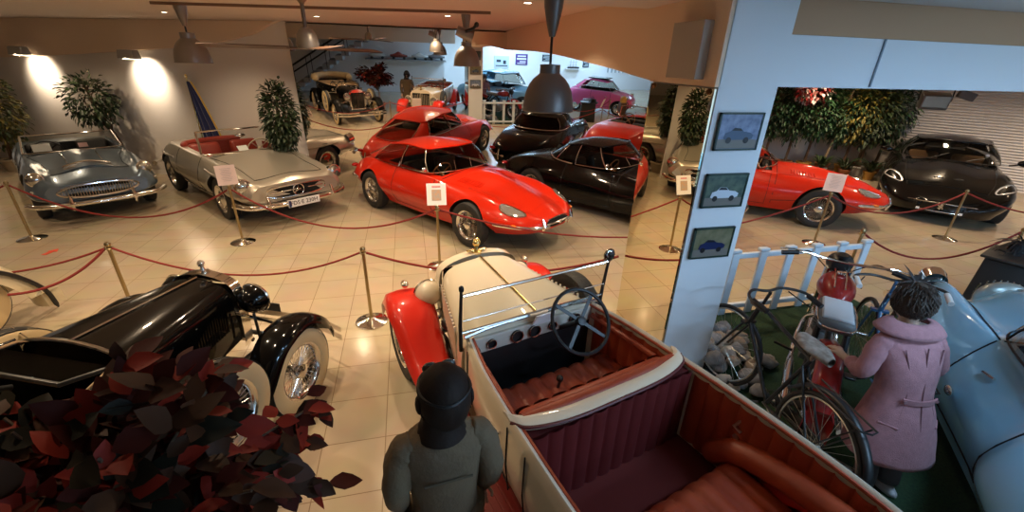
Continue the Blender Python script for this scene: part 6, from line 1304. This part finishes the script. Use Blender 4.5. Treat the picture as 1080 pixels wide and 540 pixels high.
# stones beside the pillar
rng=random.Random(9)
for i in range(46):
    x=2.46+rng.random()**1.3*.55; y=3.1-rng.random()*.75-(.3*rng.random() if x<2.7 else 0); r=rng.uniform(.045,.085); k=0
    bm=bmesh.new(); bmesh.ops.create_icosphere(bm,subdivisions=2,radius=1); sd=rng.uniform(0,9)
    for v in bm.verts: v.co*=1+.22*math.sin(v.co.x*3.1+sd)*math.cos(v.co.y*2.7+sd)+.12*math.sin(v.co.z*5+sd*2); v.co=Vector((v.co.x*r*rng.uniform(.99,1.01)*1.25,v.co.y*r,v.co.z*r*.75))
    me=bpy.data.meshes.new('stone'); bm.to_mesh(me); bm.free(); me.materials.append([mat('stone_grey',(.20,.20,.20),.9,noise=(14,(.34,.33,.32))),mat('stone_brown',(.30,.22,.15),.9,noise=(12,(.42,.34,.26))),mat('stone_pale',(.48,.44,.38),.9)][rng.choice([0,0,0,1,1,2])])
    me.polygons.foreach_set('use_smooth',[True]*len(me.polygons)); o=link(bpy.data.objects.new('stone',me)); o.location=(x,y,.016+r*.62+(.07 if i%3==0 else 0)); o.rotation_euler=(0,0,rng.uniform(0,6)); tag(o,'loose stone lying in the heap beside the picture pillar','stone','stones heaped beside the pillar')
# black box with feathers, right edge
def black_box():
    t=thing('display_box','black box cut off at the right edge beside the rope post','box',(6.35,2.85,0),R(20)); b=MB(); b.box((0,0,.32),(.55,.45,.64),bev=.02,taper=.9); b.obj('body',mat('matt_black',(.01,.01,.01),.6),t); b=MB(); b.box((0,0,.655),(.58,.48,.03),bev=.01); b.obj('lid',mat('matt_black_lid',(.018,.017,.016),.5),t)
black_box()
def plume():
    t=thing('feather_hat','black feathered hat resting on the black box','hat',(6.5,2.95,.67)); b=MB(); b.lathe([(.17,0),(.16,.008),(.085,.012),(.08,.10),(.0,.12)],22); b.obj('brim',mat('felt_black',(.01,.01,.01),.8),t)
    rng=random.Random(5); b=MB()
    for i in range(26): d=Vector((rng.uniform(-1,-.2),rng.uniform(-.3,.3),rng.uniform(-.1,.6))).normalized(); leaf_shape(b,Vector((0,0,.12)),d,Vector((0,0,1)),rng.uniform(.15,.32),.03,curl=.5,fold=.1)
    b.obj('feathers',mat('feather_black',(.015,.012,.012),.6),t,fixn=False)
plume()
# cream mudguard at left edge
def cream_wing():
    t=thing('mudguard','cream mudguard with black edging cut off at the left edge','car part',(-3.95,4.15,0),R(60)); CW=mat('cream_wing_paint',(.66,.56,.36),.35,0,.6)
    fender(t,[(.55,.12),(.50,.35),(.30,.62),(0,.74),(-.35,.60),(-.62,.25)],.34,CW,name='wing',edge=.10,crown=.05)
    b=MB(); P=cat([(.57,-.17,.10),(.52,-.17,.34),(.31,-.17,.60),(0,-.17,.72),(-.36,-.17,.58),(-.63,-.17,.22)],6); b.tube(P,[.008]+[.02]*(len(P)-2)+[.008],8); b.obj('edging',BLACK,t)
    wheel(t,0,0,'wire',.34,.13,WHITEWALL)
cream_wing()
# ================= WHAT THE MIRROR SHOWS BEHIND THE VIEWER =================
def fiat():
    P=paint('pink_paint',(.78,.14,.34),0,.3); t=thing('small_car','small pink rounded car standing behind the viewer, seen in the mirror','car',(7.65,.9,0),R(38)); t.scale=(.93,.93,.93)
    rows=[(-1.45,.35,.35,.5,.50,.70,.42,.76,.28,.78),(-1.25,.3,.5,.5,.62,.78,.54,.86,.36,.90),(-.9,.24,.58,.5,.66,.84,.60,.92,.44,.96),(-.3,.2,.6,.5,.66,.84,.61,.90,.50,.94),(.4,.2,.6,.5,.66,.84,.61,.90,.50,.94),(.75,.22,.58,.5,.66,.80,.60,.84,.40,.90),(1.1,.26,.54,.5,.64,.74,.56,.76,.34,.82),(1.35,.30,.46,.5,.56,.66,.46,.66,.28,.70),(1.45,.36,.34,.48,.44,.56,.36,.56,.2,.60)]
    B=Body(rows); B.build('body',P,t,inner=BLACK,cockpit=(-.8,.6),wheels=[(.92,.28,.66),(-.92,.28,.66)],wr=.31)
    belt=[(.78,0,.93),(.72,.30,.92),(.55,.52,.90),(-.30,.56,.91),(-.85,.50,.93),(-1.15,.28,.93),(-1.2,0,.93)]; roof=[(.42,0,1.24),(.38,.26,1.24),(.28,.42,1.23),(-.25,.45,1.28),(-.55,.42,1.25),(-.75,.22,1.22),(-.78,0,1.22)]
    cabin(t,belt,roof,[(0,2,'windscreen'),(2,3,'side_window'),(3,4,'quarter_window'),(5,6,'rear_window')],P,1.33,glass=DGLASS); n=8;Bc=cat(belt,n);Tc=cat(roof,n)
    for sg in(1,-1):
        b=MB(); b.grid(lambda u,v:(lambda p:(p.x,sg*p.y,p.z))(Bc[4*n+round(u*n)].lerp(Tc[4*n+round(u*n)],v)),8,5); b.obj('roof_pillar',P,t)
        B.strip('door_gap',SEAM,t,[(-.28,sg*.42),(-.28,sg*.92),(.56,sg*.92),(.56,sg*.42)],.005,.003); headlamp(t,B.at(1.22,sg*.55)+Vector((.05,0,.03)),.075,dr=(1,0,.1),deep=.08)
        for x in(.92,-.92): wheel(t,x,sg*.56,'disc',.27,.13)
        b=MB(); b.tube([(.45,sg*.67,.70),(.33,sg*.68,.70)],.010,6); b.obj('door_handle',CHROME,t)
    bumper(t,[(1.55,0,.34),(1.5,.4,.34),(1.38,.58,.35)],.028,name='front_bumper'); bumper(t,[(-1.55,0,.36),(-1.5,.4,.36),(-1.38,.6,.37)],.028,name='rear_bumper')
    b=MB(); b.box((-.1,0,1.345),(.9,.62,.03),bev=.014); b.obj('sunroof',BLACK,t)
fiat()
def poster(x,z,w,h,label,bg,marks,fr=None):
    t=thing('wall_poster',label,'poster',(x,-4.985,z),PI); b=MB(); b.box((0,0,0),(w,.02,h)); b.obj('panel',bg,t,smooth=False)
    b=MB()
    for (a,c,ww,hh) in marks: b.box((a*w,-.012,c*h),(ww*w,.004,hh*h))
    b.obj('print',fr or WHITE,t,smooth=False)
PUR=mat('poster_purple',(.10,.05,.22),.5); DKP=mat('poster_dark',(.04,.05,.07),.5); PALE=mat('poster_pale',(.5,.6,.65),.5)
txt=[(0,.3,.7,.1),(0,.05,.8,.14),(-.1,-.2,.5,.08),(0,-.36,.7,.06)]
poster(5.84,1.95,.62,.36,'small purple poster high on the wall behind the light blue car',PUR,txt); poster(5.77,1.35,.62,.50,'larger purple poster under the small one behind the light blue car',PUR,txt)
poster(4.75,1.2,.75,.55,'pale framed picture left of the purple posters',PALE,[(-.2,0,.2,.3),(.2,.1,.3,.2),(0,-.3,.8,.08)],DKP); poster(9.24,1.30,.34,.46,'dark framed poster on the wall behind the pink car',DKP,txt,PALE)
poster(7.1,1.45,.5,.3,'dark landscape picture between the posters and model ship',DKP,txt,PALE); poster(10.1,1.45,.7,.22,'long dark framed picture above the pink car',DKP,txt,PALE); poster(11.2,1.6,.5,.2,'red and dark picture high above the pink car',mat('poster_red',(.3,.03,.03),.5),txt,DKP)
def ship():
    t=thing('model_ship','model sailing ship standing on a wall shelf behind the pink car','model ship',(8.5,-4.85,1.0)); b=MB(); b.loft([[(x,-w,.09),(x,0,0),(x,w,.09)] for x,w in((-.3,.005),(-.2,.05),(0,.065),(.2,.05),(.34,.005))]); b.obj('hull',mat('ship_dark',(.03,.025,.03),.5),t,smooth=False); b=MB()
    for x in(-.15,0,.15): b.tube([(x,0,.07),(x,0,.42)],.006,5); b.tube([(x,-.08,.2),(x,.08,.2)],.004,4); b.tube([(x-.08,0,.32),(x+.08,0,.32)],.004,4)
    b.obj('mast',mat('ship_dark',(.03,.025,.03),.5),t)
    b=MB(); b.box((0,0,-.012),(.8,.26,.022)); b.obj('shelf',WHITE,t,smooth=False)
ship()
for i in range(7):
    b=MB(); x=10.5+.22*i; h=.5-.05*(i%3); b.tube([(0,0,0),(0,0,h)],.016,6); b.box((0,0,h+.04),(.09,.03,.10),bev=.01); o=b.obj('hand_tool',mat('tool_blue',(.10,.16,.22),.5)); o.location=(x,-4.94,.85); tag(o,'old hand tool hanging on the white wall above the pink car','tool','tools hanging on the wall')
def stool():
    t=thing('stool','grey metal stool standing in front of the pink car','stool',(6.75,1.75,0)); SM=mat('stool_grey',(.25,.25,.27),.4,.5)
    b=MB(); b.lathe([(0,.55),(.17,.55),(.175,.57),(.17,.59),(0,.60)],22); b.obj('seat',SM,t)
    for k in range(4): a=PI/4+k*PI/2; b=MB(); b.tube([(.12*math.cos(a),.12*math.sin(a),.55),(.22*math.cos(a),.22*math.sin(a),0)],.014,8); b.obj('leg',SM,t)
    b=MB(); b.tube([(.18*math.cos(2*PI*i/20),.18*math.sin(2*PI*i/20),.22) for i in range(20)],.008,6,closed=True); b.obj('foot_ring',SM,t)
stool()
def pump():
    t=thing('oil_dispenser','small orange and brown dispenser standing beside the pink car','dispenser',(8.0,2.25,0)); b=MB(); b.box((0,0,.28),(.26,.24,.56),bev=.03); b.obj('cabinet',mat('dispenser_brown',(.10,.05,.03),.5),t); b=MB(); b.lathe([(0,.56),(.12,.56),(.12,.72),(.05,.78),(0,.78)],18); b.obj('tank',mat('dispenser_orange',(.65,.30,.05),.4),t); b=MB(); b.tube(cat([(.10,0,.6),(.22,0,.5),(.2,0,.25)],5),.012,6); b.obj('hose',BLACK,t)
pump()
# staircase with dark handrails behind on the left
def stairs():
    ST_=mat('stair_grey',(.35,.36,.38),.7); b=MB(); n=14
    for i in range(n): b.box((-.0+.26*i,0,.085*0+.17*(i+.5)-.0),(.28,1.0,.17))
    o=b.obj('trim_12',ST_,smooth=False); o.location=(-4.6,-1.0-1.4,0); struct(o)
    for y,l in((-2.95,'dark handrail on the far side of the staircase'),(-1.86,'dark handrail on the near side of the staircase')):
        t=thing('stair_railing',l,'railing',(-4.6,y,0)); b=MB()
        for dz in(.85,.6): b.tube([(-.1,0,dz+.05),(3.3,0,dz+2.10 if dz>.7 else dz+2.1)],.022,8)
        b.obj('handrail',BLACK,t)
        for i in range(5): b=MB(); b.tube([(.1+.75*i,0,.17*(.75*i/.26)+.1),(.1+.75*i,0,.17*(.75*i/.26)+1.0)],.014,6); b.obj('baluster',BLACK,t)
stairs()
def shelfcars():
    b=MB(); b.box((0,0,0),(3.4,.5,.04)); o=b.obj('wall_shelf',mat('shelf_grey',(.3,.3,.3),.6),smooth=False); o.location=(.1,-3.0,1.35); tag(o,'grey wall shelf behind the tourer, seen only in the mirror','shelf')
    for i,(x,c) in enumerate([(-1.1,(.55,.55,.52)),(-.2,(.25,.03,.02)),(.7,(.6,.6,.58)),(1.4,(.12,.12,.13))]):
        t=thing('model_car',['large white model car on the wall shelf','red model car on the wall shelf','pale grey model car on the wall shelf','black model car on the wall shelf'][i],'model car',(x,-3.0,1.42)); m=mat('model_paint_%d'%i,c,.3,0,1)
        rows=[(-.36,.05,.05,.08,.09,.12,.07,.13,.05,.13),(-.2,.03,.12,.09,.14,.15,.12,.16,.08,.165),(0,.03,.13,.09,.145,.15,.12,.24,.09,.25),(.15,.03,.13,.09,.145,.15,.12,.16,.08,.17),(.36,.05,.06,.08,.09,.11,.07,.12,.05,.12)]
        B=Body(rows,N=16,ks=3); B.build('body',m,t)
        for a in(-.22,.22):
            for s in(1,-1): b=MB(); b.lathe([(0,-.02),(.055,-.02),(.055,.02),(0,.02)],16,axisM((a,s*.13,0),'Y')); b.obj('wheel',RUBBER,t)
shelfcars()
